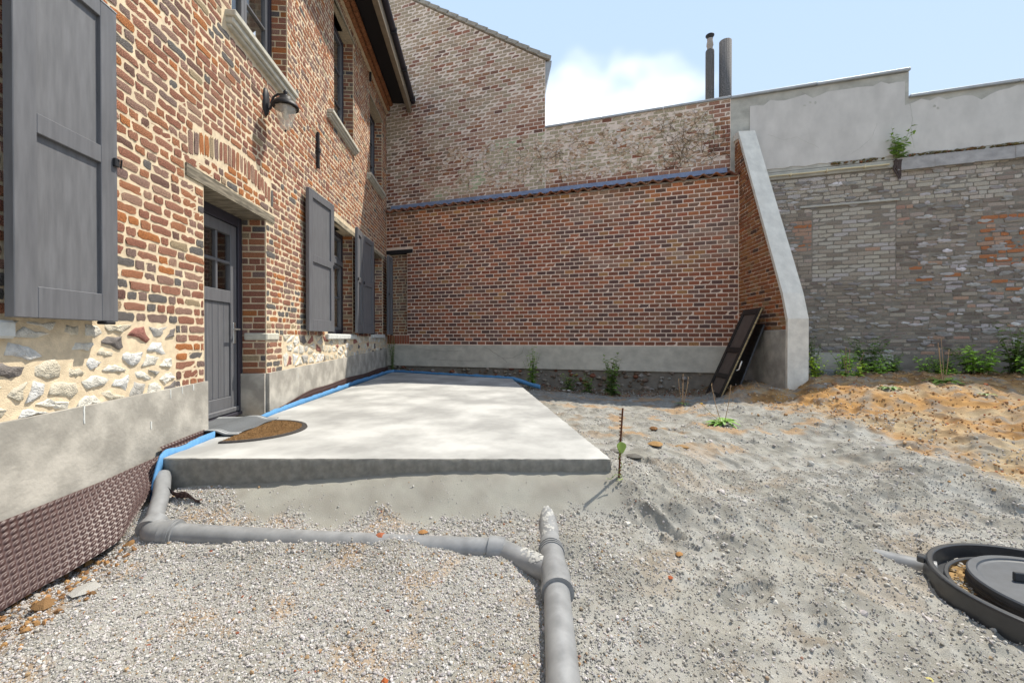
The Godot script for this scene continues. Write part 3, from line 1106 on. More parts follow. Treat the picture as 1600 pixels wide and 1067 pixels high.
func clod(st: SurfaceTool, c: Vector3, r: float):
	var v := []
	var sq := Vector3(R.randf_range(0.8, 1.3), R.randf_range(0.55, 0.9), R.randf_range(0.8, 1.3)) * r
	var rot := Basis(UP, R.randf() * TAU)
	for d in [Vector3(1, 0, 0), Vector3(-1, 0, 0), Vector3(0, 1, 0), Vector3(0, -1, 0), Vector3(0, 0, 1), Vector3(0, 0, -1)]:
		v.append(c + rot * (d * sq * R.randf_range(0.75, 1.2)))
	var m := {}
	for q in [[2, 4, 0], [2, 1, 4], [2, 5, 1], [2, 0, 5], [3, 0, 4], [3, 4, 1], [3, 1, 5], [3, 5, 0]]:
		var mids := []
		for k in 3:
			var key := Vector2i(mini(q[k], q[(k + 1) % 3]), maxi(q[k], q[(k + 1) % 3]))
			if not m.has(key):
				var p: Vector3 = (v[key.x] + v[key.y]) / 2 - c
				m[key] = c + p * R.randf_range(1.12, 1.38)
			mids.append(m[key])
		tri(st, v[q[0]], mids[0], mids[2])
		tri(st, mids[0], v[q[1]], mids[1])
		tri(st, mids[2], mids[1], v[q[2]])
		tri(st, mids[0], mids[1], mids[2])


func neighbour_gable():
	var g := thing("gable_house", "tall brick gable with sloping tiled verge behind the garden wall", "house", HW.o)
	var st := mb()
	# the house behind stands askew: its long walls run back at a slant from the gable
	var back := -P(-0.04 * 0.99696 + 0.07796, 0.0, 0.99696).normalized()
	var SK := {"o": HW.o, "A": HW.A, "N": back}
	prism(st, SK, [Vector2(-3.0, -0.6), Vector2(3.856, -0.6), Vector2(3.856, 6.72), Vector2(-0.2, 9.32), Vector2(-3.0, 7.5)], -5.0, 0.0)
	obj("wall", st, M.mortar_gable, g)
	var pal := [Color(0.534, 0.220, 0.135), Color(0.437, 0.197, 0.135), Color(0.655, 0.348, 0.240), Color(0.306, 0.162, 0.125), Color(0.786, 0.509, 0.355), Color(0.820, 0.694, 0.481), Color(0.820, 0.869, 0.558), Color(0.612, 0.289, 0.154)]
	var wts := [0.24, 0.16, 0.2, 0.12, 0.0, 0.0, 0.0, 0.12]
	var edge := func(b: float) -> float: return 3.85 if b < 6.74 else 3.85 - (b - 6.74) / 0.641
	var shapes := []
	for k in 8: shapes.append(brick_shape(0.4))
	var done := []
	for e in lay(HW, -0.2, 3.856, 3.9, 9.1, 0.0815, 0.2, 0.0155, "run", [], 0.0015, edge):
		var c := vary(pick(pal, wts), 0.15)
		var k := smoothstep(-0.12, 0.38, bloom_at(e[0], e[1]) + 0.2 + (0.12 if e[1] > 5.5 else -0.1))
		if R.randf() < 0.2: k *= 0.15
		c = c.lerp(pal[5], k * 0.72)
		if e[1] < 5.2 and e[0] > 0.9:
			var y := smoothstep(0.0, 0.4, n_big.get_noise_2d(e[0] * 1.5, e[1] * 1.5 + 20) + 0.2 * (e[0] - 1.5))
			c = c.lerp(pal[6], y * 0.8)
		done.append([e[0], e[1], e[2], e[3], c, 0.003 + R.randf_range(-0.002, 0.0015), R.randf_range(-0.004, 0.004)])
	set_bricks(g, HW, done, shapes, "brick_far", "brick", "bricks", 300, [], pal)
	# verge: overlapping tiles down the slope
	var d := Vector2(3.90 + 0.2, 6.70 - 9.33)
	var n := 17
	for k in n:
		st = mb()
		var p := Vector2(-0.2, 9.33) + d * (k / float(n))
		var q := Vector2(-0.2, 9.33) + d * ((k + 1.12) / float(n))
		var up := Vector2(-d.y, d.x).normalized()
		if up.y < 0: up = -up
		prism(st, SK, [p + up * 0.0, q + up * 0.02, q + up * 0.10, p + up * 0.075], -0.6, 0.05)
		obj("verge_tile", st, M.old_tile, g)
	st = mb()
	prism(st, SK, [Vector2(-0.2, 9.30), Vector2(-3.0, 7.48), Vector2(-3.0, 7.6), Vector2(-0.2, 9.42)], -5.0, 0.05)
	prism(st, SK, [Vector2(3.90, 6.70), Vector2(-0.2, 9.33), Vector2(-0.2, 9.42), Vector2(3.90, 6.79)], -5.0, -0.601)
	obj("roof", st, M.old_tile, g)
	st = mb()
	prism(st, SK, [Vector2(3.857, 6.20), Vector2(3.875, 6.20), Vector2(3.985, 6.58), Vector2(4.0, 6.70), Vector2(3.857, 6.70)], -5.0, -0.02)
	obj("gutter", st, M.zinc, g)
	# the lower high wall to its right
	var w := thing("high_wall", "high brick wall with flaking limewash between gable and grey wall", "wall", HW.o + HW.A * 3.856)
	st = mb()
	box(st, HW, 3.8565, 7.432, -0.6, 5.27, -0.35, -0.001)
	obj("wall", st, M.mortar_gable, w)
	done = []
	for e in lay(HW, 3.856, 7.43, 3.9, 5.27, 0.0815, 0.2, 0.0155, "run", [], 0.0015):
		var c := vary(pick(pal, [0.3, 0.3, 0.1, 0.22, 0.0, 0.0, 0.0, 0.1]), 0.15)
		var inside := smoothstep(0.0, 0.35, minf((e[1] - 4.25) * 1.6, minf((5.22 - e[1]) * 2.2, (7.05 - e[0]) * 1.2)) + n_mid.get_noise_2d(e[0], e[1]) * 0.45 + 0.42)
		if R.randf() < 0.07: inside *= 0.2
		c = c.lerp(Color(0.78, 0.63, 0.48).lerp(pal[5], 0.3 if e[1] > 4.8 else 0.0), inside * 0.9)
		done.append([e[0], e[1], e[2], e[3], c, (0.005 - 0.004 * inside) + R.randf_range(-0.002, 0.0015), R.randf_range(-0.004, 0.004)])
	set_bricks(w, HW, done, shapes, "brick_far", "brick", "bricks", 300, [], pal)
	st = mb()
	for k in 3:
		box(st, HW, 3.856 + k * 1.192, 3.856 + (k + 1) * 1.192 - 0.004, 5.271, 5.31, -0.4, 0.035, 0.004)
	obj("coping", st, M.zinc, w)
	# plaster remains and dried creeper on the limewashed part
	st = mb()
	for k in 2600:
		var a := R.randf_range(1.4, 7.1)
		var b := R.randf_range(4.1, 5.15)
		if n_mid.get_noise_2d(a, b) + 0.3 * (a - 3.0) / 4.0 < 0.05: continue
		var r := R.randf_range(0.012, 0.05)
		var pts := []
		for i in 7:
			var t := TAU * i / 7
			pts.append(Vector2(a + cos(t) * r * R.randf_range(0.6, 1.5), b + sin(t) * r * R.randf_range(0.5, 0.9)))
		var hull := Geometry2D.convex_hull(PackedVector2Array(pts))
		var arr := []
		for i in hull.size() - 1: arr.append(hull[i])
		st.set_color(vary(pick([Color(0.76, 0.63, 0.48), Color(0.66, 0.49, 0.34), Color(0.80, 0.71, 0.60), Color(0.42, 0.28, 0.17)], [0.42, 0.26, 0.26, 0.07])))
		prism(st, HW, arr, -0.002, 0.006 + R.randf() * 0.006)
	tag(obj("limewash_flakes", st, M.stone, w), "", "", "", "stuff")
	var tw := thing("dried_creeper", "dead brown creeper stems clinging to the limewashed high wall", "creeper", fp(HW, 5.5, 4.0))
	st = mb(true)
	for k in 150:
		var a := R.randf_range(1.0, 7.3) if R.randf() < 0.5 else R.randf_range(6.2, 7.35)
		var b := R.randf_range(4.05, 4.9)
		var dir := R.randf_range(0.4, 2.7)
		var pts := []
		var rr := []
		for i in 9:
			pts.append(fp(HW, clampf(a, 0.6, 7.42), minf(b, 5.2), 0.012 + 0.012 * (i % 2)))
			rr.append(0.0045 * (1 - i / 11.0))
			dir += R.randf_range(-0.7, 0.7)
			a += cos(dir) * 0.055
			b += sin(dir) * 0.055
		st.set_color(vary(pick([Color(0.16, 0.105, 0.06), Color(0.26, 0.19, 0.12)], [0.6, 0.4])))
		tube(st, pts, rr, 4, false)
	obj("stems", st, M.stalk, tw)
	tw.get_child(0).set_meta("kind", "stuff")


func rendered_wall():
	var w := thing("rendered_wall", "long grey wall, rendered on top and old patched brick below", "wall", HW.o + HW.A * 9.5)
	var st := mb()
	box(st, HW, 7.4325, 16.0, -0.6, 3.80, -0.35, -0.02)
	obj("wall", st, M.mortar_old, w)
	st = mb()
	prism(st, HW, [Vector2(7.4325, 3.8005), Vector2(16.0, 3.8005), Vector2(16.0, 4.78), Vector2(10.115, 4.79), Vector2(10.115, 5.23), Vector2(7.4325, 5.25)], -0.35, 0.0)
	obj("render_base", st, M.render_base, w)
	# finishing coat with a ragged top edge
	st = mb()
	for z in [[7.75, 10.06, 5.1], [10.06, 15.9, 4.70]]:
		var a: float = z[0]
		while a < z[1]:
			var q := minf(a + 0.11, z[1])
			var t0: float = z[2] + 0.10 * n_mid.get_noise_2d(a * 1.3, 7.0) + 0.05 * n_fine.get_noise_2d(a, 3.0)
			var t1: float = z[2] + 0.10 * n_mid.get_noise_2d(q * 1.3, 7.0) + 0.05 * n_fine.get_noise_2d(q, 3.0)
			var l0: float = 3.86 + 0.03 * n_mid.get_noise_2d(a * 2.0, 17.0)
			var l1: float = 3.86 + 0.03 * n_mid.get_noise_2d(q * 2.0, 17.0)
			quad(st, fp(HW, a, l0, 0.009), fp(HW, q, l1, 0.009), fp(HW, q, t1, 0.009), fp(HW, a, t0, 0.009))
			quad(st, fp(HW, a, t0, 0.009), fp(HW, q, t1, 0.009), fp(HW, q, t1, -0.01), fp(HW, a, t0, -0.01))
			quad(st, fp(HW, a, l0, -0.01), fp(HW, q, l1, -0.01), fp(HW, q, l1, 0.009), fp(HW, a, l0, 0.009))
			a = q
	obj("render_coat", st, M.render, w)
	st = mb()
	crack(st, HW, [Vector2(8.05, 4.5), Vector2(8.3, 4.35), Vector2(8.5, 4.38), Vector2(8.9, 4.1)], 0.0105, 0.006)
	crack(st, HW, [Vector2(10.12, 4.75), Vector2(10.16, 4.5), Vector2(10.14, 4.2), Vector2(10.2, 3.9)], 0.0105, 0.008)
	crack(st, HW, [Vector2(9.3, 3.95), Vector2(9.6, 4.2), Vector2(9.7, 4.5)], 0.0105, 0.005)
	for d in [[8.62, 4.93], [8.7, 4.97], [8.78, 4.95], [10.45, 4.6], [10.5, 4.56]]:
		var pts := []
		for k in 7: pts.append(Vector2(d[0], d[1]) + Vector2(cos(k * 0.9), sin(k * 0.9)) * R.randf_range(0.012, 0.03))
		prism(st, HW, pts, 0.004, 0.0105)
	obj("cracks", st, M.render_base, w)
	for c in [[7.44, 8.8, 5.25], [8.8, 10.13, 5.24], [10.118, 11.5, 4.79], [11.5, 13.0, 4.785], [13.0, 16.0, 4.78]]:
		st = mb()
		box(st, HW, c[0], c[1] - 0.006, c[2] + 0.0005, c[2] + 0.045, -0.4, 0.05, 0.006)
		obj("coping", st, M.zinc, w)
	# ledge and the small pipe below the render
	st = mb()
	for k in 12:
		var a := 9.95 + k * 0.5
		prism(st, HW, [Vector2(a, 3.60 + R.randf_range(-0.01, 0.01)), Vector2(a + 0.5, 3.60 + R.randf_range(-0.01, 0.01)), Vector2(a + 0.5, 3.795), Vector2(a, 3.795)], -0.02, 0.045 + R.randf_range(-0.004, 0.004))
	obj("ledge", st, M.ledge, w)
	st = mb()
	box(st, HW, 7.44, 9.95, 3.66, 3.79, -0.02, 0.012, 0.006)
	obj("band", st, M.render_base, w)
	st = mb(true)
	for k in 420:
		st.set_color(vary(pick([Color(0.16, 0.13, 0.05), Color(0.22, 0.13, 0.06), Color(0.30, 0.13, 0.06), Color(0.20, 0.19, 0.12)], [0.4, 0.3, 0.1, 0.3])))
		clod(st, fp(HW, R.randf_range(9.0, 9.8) if k < 40 else R.randf_range(10.1, 15.0), 3.81 + R.randf() * 0.03, R.randf_range(0.0, 0.04)), R.randf_range(0.012, 0.03))
	tag(obj("moss", st, M.stone, w), "", "", "", "stuff")
	st = mb()
	var pipe := []
	for k in 13: pipe.append(fp(HW, 7.98 + k * 0.155, 3.715 + 0.004 * sin(k), 0.045))
	tube(st, pipe, 0.016, 8)
	for a in [8.4, 8.95, 9.5]:
		box(st, HW, a - 0.012, a + 0.012, 3.69, 3.74, 0.0, 0.065, 0.003)
	obj("conduit", st, M.wall_pipe, w)
	# the old brickwork: grey with grime, one walled-up opening of pale bricks, red scars
	var grey := [Color(0.603, 0.506, 0.403), Color(0.485, 0.404, 0.323), Color(0.720, 0.609, 0.494), Color(0.380, 0.313, 0.255), Color(0.880, 0.800, 0.681), Color(0.880, 0.783, 0.635), Color(0.786, 0.313, 0.136), Color(0.786, 0.506, 0.363), Color(0.880, 0.800, 0.760)]
	var patch := [8.75, 1.78, 9.96, 3.05]
	var done := []
	for e in lay(HW, 7.44, 13.5, 1.78, 3.64, 0.069, 0.22, 0.012, "mixed", [patch], 0.003) + lay(HW, 7.44, 13.5, 0.5, 1.78, 0.0635, 0.22, 0.016, "mixed", [], 0.004):
		var c := vary(pick(grey, [0.4, 0.25, 0.2, 0.15, 0.0, 0.0, 0.0, 0.0, 0.0]))
		var a: float = e[0]; var b: float = e[1]
		var v := n_mid.get_noise_2d(a * 1.2, b * 2.0) + 0.4 * n_big.get_noise_2d(a, b * 2)
		if b > 3.0 and v > -0.15: c = vary(grey[4] if R.randf() < 0.4 else grey[5])
		if a > 10.3 and b < 2.1 and v > 0.12 and R.randf() < 0.7: c = vary(grey[8] if R.randf() < 0.6 else grey[7])
		if a > 11.05 and b > 1.95 and b < 2.75 and v > -0.25: c = vary(grey[6] if R.randf() < 0.5 else grey[7] if R.randf() < 0.6 else grey[0])
		if a > 10.2 and b > 1.55 and b < 2.0 and v > 0.1: c = vary(grey[6] if R.randf() < 0.3 else grey[8])
		if a > 8.45 and a < 8.75 and b > 2.3 and b < 2.9: c = vary(grey[6] if R.randf() < 0.4 else grey[7])
		if a > 9.95 and a < 10.15 and b > 2.6 and b < 3.2 and R.randf() < 0.6: c = vary(grey[7])
		if R.randf() < 0.008: c = vary(grey[7])
		var proud := -0.02 + 0.004 + R.randf_range(-0.004, 0.008)
		done.append([a, b, e[2], e[3], c, proud, R.randf_range(-0.012, 0.012)])
	for e in lay(HW, patch[0], patch[2], patch[1], patch[3], 0.0715, 0.225, 0.016, "run", [], 0.004):
		var k := 0.15 + 0.3 * R.randf() if n_mid.get_noise_2d(e[0] * 2, e[1] * 2) < -0.2 else R.randf_range(0.75, 1.1)
		done.append([e[0], e[1], e[2], e[3], vary(grey[0].lerp(grey[4] if R.randf() < 0.9 else Color(0.62, 0.42, 0.31), k)), -0.016 + R.randf_range(-0.002, 0.002), R.randf_range(-0.012, 0.012)])
	var shapes := []
	for k in 9: shapes.append(brick_shape(1.0))
	set_bricks(w, HW, done, shapes, "brick", "brick", "bricks", 300, [[7, 0, 8.25, 3.4], [7, 0, 8.7, 1.6], [8, 0, 14, 0.55]], grey)
	st = mb()
	box(st, HW, 8.55, 10.0, 3.10, 3.135, -0.02, 0.012, 0.006)
	obj("old_lintel", st, M.render_base, w)
	st = mb()
	prism(st, HW, [Vector2(7.6, -0.3), Vector2(9.93, -0.3), Vector2(9.92, 0.50), Vector2(8.6, 0.53), Vector2(7.6, 0.53)], -0.02, 0.02)
	obj("cement_patch", st, M.plinth_back, w)
	# smears of old cement over the courses
	st = mb(true)
	for k in 620:
		var a: float = R.randf_range(7.5, 13.0)
		var b := R.randf_range(0.55, 3.6)
		if a > patch[0] - 0.3 and a < patch[2] + 0.1 and b > patch[1] - 0.03 and b < patch[3] + 0.03: continue
		var la := R.randf_range(0.04, 0.22)
		var hb := R.randf_range(0.012, 0.035)
		st.set_color(vary(pick([Color(0.405, 0.383, 0.345), Color(0.300, 0.285, 0.262), Color(0.540, 0.517, 0.480), Color(0.780, 0.750, 0.735)], [0.4, 0.3, 0.25, 0.03])))
		var last := []
		for i in 9:
			var u := i / 8.0
			var hh := hb * sqrt(maxf(0.0, 1 - pow(2 * u - 1, 2))) * R.randf_range(0.6, 1.2) + 0.002
			var off := 0.01 * n_fine.get_noise_2d(a + u * la, b)
			var now := [fp(HW, a + u * la, b - hh + off, -0.012), fp(HW, a + u * la, b + off, -0.003 + 0.008 * R.randf()), fp(HW, a + u * la, b + hh + off, -0.012)]
			if i > 0:
				for j in 2: quad(st, last[j], now[j], now[j + 1], last[j + 1])
			last = now
	tag(obj("cement_smears", st, M.stone, w), "", "", "", "stuff")


func buttress():
	var w := thing("buttress", "raking brick buttress wall with smooth grey concrete capping", "buttress", BT.o)
	var prof := [Vector2(-0.2, 4.45), Vector2(0.0, 4.42), Vector2(1.43, 1.40), Vector2(1.55, 1.02), Vector2(1.55, -0.4), Vector2(-0.2, -0.4)]
	var st := mb()
	prism(st, BT, prof, -0.25, -0.004)
	obj("wall", st, M.mortar_back, w)
	var edge := func(b: float) -> float: return 1.54 if b < 1.02 else 1.43 - (b - 1.40) * 0.4735 if b > 1.40 else 1.55 - (b - 1.02) * 0.31
	var pal := [Color(0.651, 0.273, 0.105), Color(0.546, 0.210, 0.095), Color(0.735, 0.347, 0.137), Color(0.420, 0.200, 0.105), Color(0.630, 0.378, 0.189), Color(0.200, 0.116, 0.084), Color(0.714, 0.231, 0.084)]  # oranger, brighter tones stand in for warm bounced light on this face
	var done := []
	for e in lay(BT, -0.19, 1.55, 0.9, 4.40, 0.066, 0.2, 0.0125, "mixed", [], 0.003, edge):
		var c := vary(pick(pal, [0.3, 0.24, 0.15, 0.12, 0.12, 0.05, 0.04]))
		if e[1] > 3.0: c = c.lerp(Color(0.28, 0.17, 0.09), 0.5 * R.randf())
		if e[1] < 1.35 and R.randf() < 0.4: c = vary(pal[5] if R.randf() < 0.3 else pal[6])
		done.append([e[0], e[1], e[2], e[3], c, 0.006 + R.randf_range(-0.004, 0.004), R.randf_range(-0.015, 0.015)])
	var shapes := []
	for k in 8: shapes.append(brick_shape(0.9))
	set_bricks(w, BT, done, shapes, "brick", "brick", "bricks", 300, [], pal)
	st = mb()
	box(st, BT, -0.2, 1.56, -0.4, 0.9, -0.008, 0.03, 0.01)
	obj("plinth", st, M.plinth, w)
	# capping: its outer line, then the inner one, as one bent slab
	st = mb()
	var up := [Vector2(-0.21, 4.56), Vector2(0.0, 4.55), Vector2(1.47, 1.446), Vector2(1.60, 1.06), Vector2(1.60, -0.4)]
	var low := [Vector2(-0.21, 4.45), Vector2(0.0, 4.42), Vector2(1.43, 1.40), Vector2(1.55, 1.02), Vector2(1.55, -0.4)]
	for k in 4:
		prism(st, BT, [low[k], low[k + 1], up[k + 1], up[k]], -0.27, 0.022)
	obj("capping", st, M.coping, w)
	st = mb()
	crack(st, {"o": BT.o, "A": BT.A, "N": BT.N}, [Vector2(0.9, 0.86), Vector2(0.95, 0.7), Vector2(0.93, 0.55), Vector2(1.0, 0.4)], 0.031)
	obj("crack", st, M.black, w)


func crack(st: SurfaceTool, f: Dictionary, pts: Array, n: float, width := 0.004):
	# a hairline that zigzags along pts, laid a millimetre over the face
	var fine := []
	for k in pts.size() - 1:
		for i in 6: fine.append(pts[k].lerp(pts[k + 1], i / 6.0) + Vector2(R.randf_range(-1, 1), R.randf_range(-1, 1)) * 0.009)
	for k in fine.size() - 1:
		var p: Vector2 = fine[k]
		var q: Vector2 = fine[k + 1]
		var s := (q - p).orthogonal().normalized() * width * R.randf_range(0.25, 0.6)
		quad(st, fp(f, p.x - s.x, p.y - s.y, n), fp(f, q.x - s.x, q.y - s.y, n), fp(f, q.x + s.x, q.y + s.y, n), fp(f, p.x + s.x, p.y + s.y, n))


func chimneys():
	var a := thing("flue_pipe", "thin sooty flue pipe with small flared cowl", "flue pipe", fp(HW, 7.12, 5.2, -0.8), "flue pipes above the high wall")
	var st := mb(true)
	var at := Transform3D(Basis(), fp(HW, 7.16, 0, -0.8))
	lathe(st, at, [Vector2(0, 4.6), Vector2(0.085, 4.6), Vector2(0.085, 6.70), Vector2(0.078, 6.73), Vector2(0.0, 6.73)], 20)
	obj("pipe", st, M.flue, a)
	st = mb(true)
	lathe(st, at, [Vector2(0.055, 6.731), Vector2(0.055, 6.80), Vector2(0.068, 6.83), Vector2(0.064, 6.88), Vector2(0.052, 6.93), Vector2(0.058, 6.97), Vector2(0, 6.97)], 20)
	obj("pot", st, M.flue_light, a)
	st = mb(true)
	lathe(st, at, [Vector2(0.04, 6.971), Vector2(0.085, 7.03), Vector2(0.085, 7.045), Vector2(0.0, 7.07)], 20)
	obj("cowl", st, M.iron, a)
	var b := thing("flue_pipe", "thick grey cement flue pipe with slanted open top", "flue pipe", fp(HW, 7.42, 5.2, -0.8), "flue pipes above the high wall")
	st = mb(true)
	lathe(st, Transform3D(Basis(), fp(HW, 7.45, 0, -0.8)), [Vector2(0, 4.6), Vector2(0.118, 4.6), Vector2(0.118, 6.85), Vector2(0.10, 6.85), Vector2(0.098, 5.9), Vector2(0.0, 5.9)], 24)
	obj("pipe", st, M.flue, b)


# ---------------------------------------------------------------- the ground
var HP := [
	[-2.2, 0.6, -0.50], [-2.2, 1.6, -0.47], [-2.1, 2.4, -0.42], [-2.1, 2.9, -0.30], [-1.5, 1.2, -0.43], [-1.3, 1.9, -0.38], [-0.6, 1.3, -0.37], [-0.8, 2.1, -0.35], [0.0, 1.5, -0.365], [0.0, 2.2, -0.33],
	[0.3, 1.9, -0.36], [0.6, 1.2, -0.385], [1.0, 1.6, -0.365], [1.0, 2.1, -0.32], [1.9, 1.3, -0.40], [1.9, 2.0, -0.375], [2.5, 2.2, -0.385], [2.5, 1.0, -0.42], [3.3, 1.6, -0.41], [3.2, 2.3, -0.37],
	[-1.9, 2.72, -0.215], [-1.3, 2.72, -0.15], [-0.5, 2.68, -0.115], [0.3, 2.62, -0.085], [0.85, 2.55, -0.085], [-1.5, 2.42, -0.31], [-0.8, 2.40, -0.275], [0.0, 2.38, -0.25], [0.5, 2.35, -0.25],
	[1.0, 2.8, -0.10], [1.3, 2.5, -0.20], [1.3, 3.2, -0.16], [1.4, 4.0, -0.17], [1.2, 5.0, -0.17], [1.0, 6.0, -0.18], [0.9, 7.5, -0.20], [0.8, 8.6, -0.22], [2.0, 8.2, -0.25], [2.6, 7.4, -0.25], [3.6, 7.4, -0.22], [3.4, 6.5, -0.21],
	[2.7, 4.4, -0.18], [2.2, 5.6, -0.2], [3.6, 5.2, -0.10], [4.2, 5.9, 0.03], [4.6, 6.6, 0.03], [4.0, 4.2, -0.06], [3.0, 3.2, -0.27], [4.6, 3.0, -0.10], [3.5, 3.3, -0.16], [3.7, 2.6, -0.23], [4.5, 3.7, -0.03], [5.5, 3.5, 0.05], [6.0, 2.8, 0.0], [4.4, 2.3, -0.2], [2.0, 2.8, -0.29],
	[5.2, 6.5, 0.13], [5.2, 5.7, 0.21], [4.8, 5.1, 0.15], [5.8, 4.9, 0.19], [6.3, 5.6, 0.24], [6.2, 6.5, 0.20], [7.0, 5.0, 0.20], [7.6, 5.4, 0.22], [8.5, 5.0, 0.25], [6.0, 4.2, 0.10], [7.4, 4.0, 0.04], [5.6, 7.1, 0.12], [7.0, 6.5, 0.22],
	[10.0, 3.0, 0.1], [6.0, 1.5, -0.3], [5.0, -2.0, -0.4], [0.0, -2.0, -0.42], [-2.2, -2.0, -0.5], [10.0, -4.0, -0.2], [0.0, 4.0, -0.24], [-1.2, 4.0, -0.24], [0.0, 6.5, -0.24], [-1.2, 8.0, -0.24], [0.2, 3.1, -0.2], [-1.2, 3.1, -0.22], [-2.0, 4.0, -0.24],
]
var grid := PackedFloat32Array()
var prints := []
const GX0 := -3.0
const GS0 := -3.0
const GSTEP := 0.12
const GN := 135


func fill_grid():
	grid.resize(GN * GN)
	for j in GN:
		for i in GN:
			var x := GX0 + i * GSTEP
			var s := GS0 + j * GSTEP
			var sw := 0.0
			var sh := 0.0
			for p in HP:
				var d2: float = (x - p[0]) * (x - p[0]) + (s - p[1]) * (s - p[1]) + 0.012
				var w := 1.0 / (d2 * d2)
				sw += w
				sh += w * p[2]
			grid[j * GN + i] = sh / sw


func base_height(x: float, s: float) -> float:
	var u := clampf((x - GX0) / GSTEP, 0.0, GN - 1.001)
	var v := clampf((s - GS0) / GSTEP, 0.0, GN - 1.001)
	var i := int(u); var j := int(v)
	u -= i; v -= j
	u = u * u * (3 - 2 * u); v = v * v * (3 - 2 * v)
	return lerpf(lerpf(grid[j * GN + i], grid[j * GN + i + 1], u), lerpf(grid[(j + 1) * GN + i], grid[(j + 1) * GN + i + 1], u), v)


func in_slab(x: float, s: float, grow := 0.0) -> bool:
	var right := 0.84 + (0.634 - 0.84) * (s - 2.65) / 5.45
	var front := 2.87 + (2.65 - 2.87) * (x + 1.95) / 2.79
	return x > -2.2 and x < right + grow and s > front - grow and s < 10.4 - (x + 2.2) * 0.36 + grow


func smooth_apron(x: float, s: float) -> float:   # 1 on the trowelled skirt before the slab
	var front := 2.87 + (2.65 - 2.87) * (x + 1.95) / 2.79
	var d := front - s
	var reach := 0.30 + 0.12 * n_mid.get_noise_2d(x * 1.4, 5.0) - 0.1 * smoothstep(0.2, 0.9, x) - 0.24 * smoothstep(-1.25, -1.7, x)
	return smoothstep(reach + 0.05, reach - 0.05, d) * smoothstep(-1.72, -1.55, x) * smoothstep(0.95, 0.8, x) * smoothstep(-0.3, -0.1, d)


func mound(x: float, s: float) -> float:   # 1 on the orange sand
	var wob := 0.45 * n_mid.get_noise_2d(x * 0.45, s * 0.45) + 0.25 * n_mid.get_noise_2d(x * 1.3, s * 1.3)
	return smoothstep(-0.25, 0.3, x - 3.75 - 0.35 * smoothstep(2.8, 2.0, s) + wob) * smoothstep(1.7, 2.4, s + wob * 0.5)


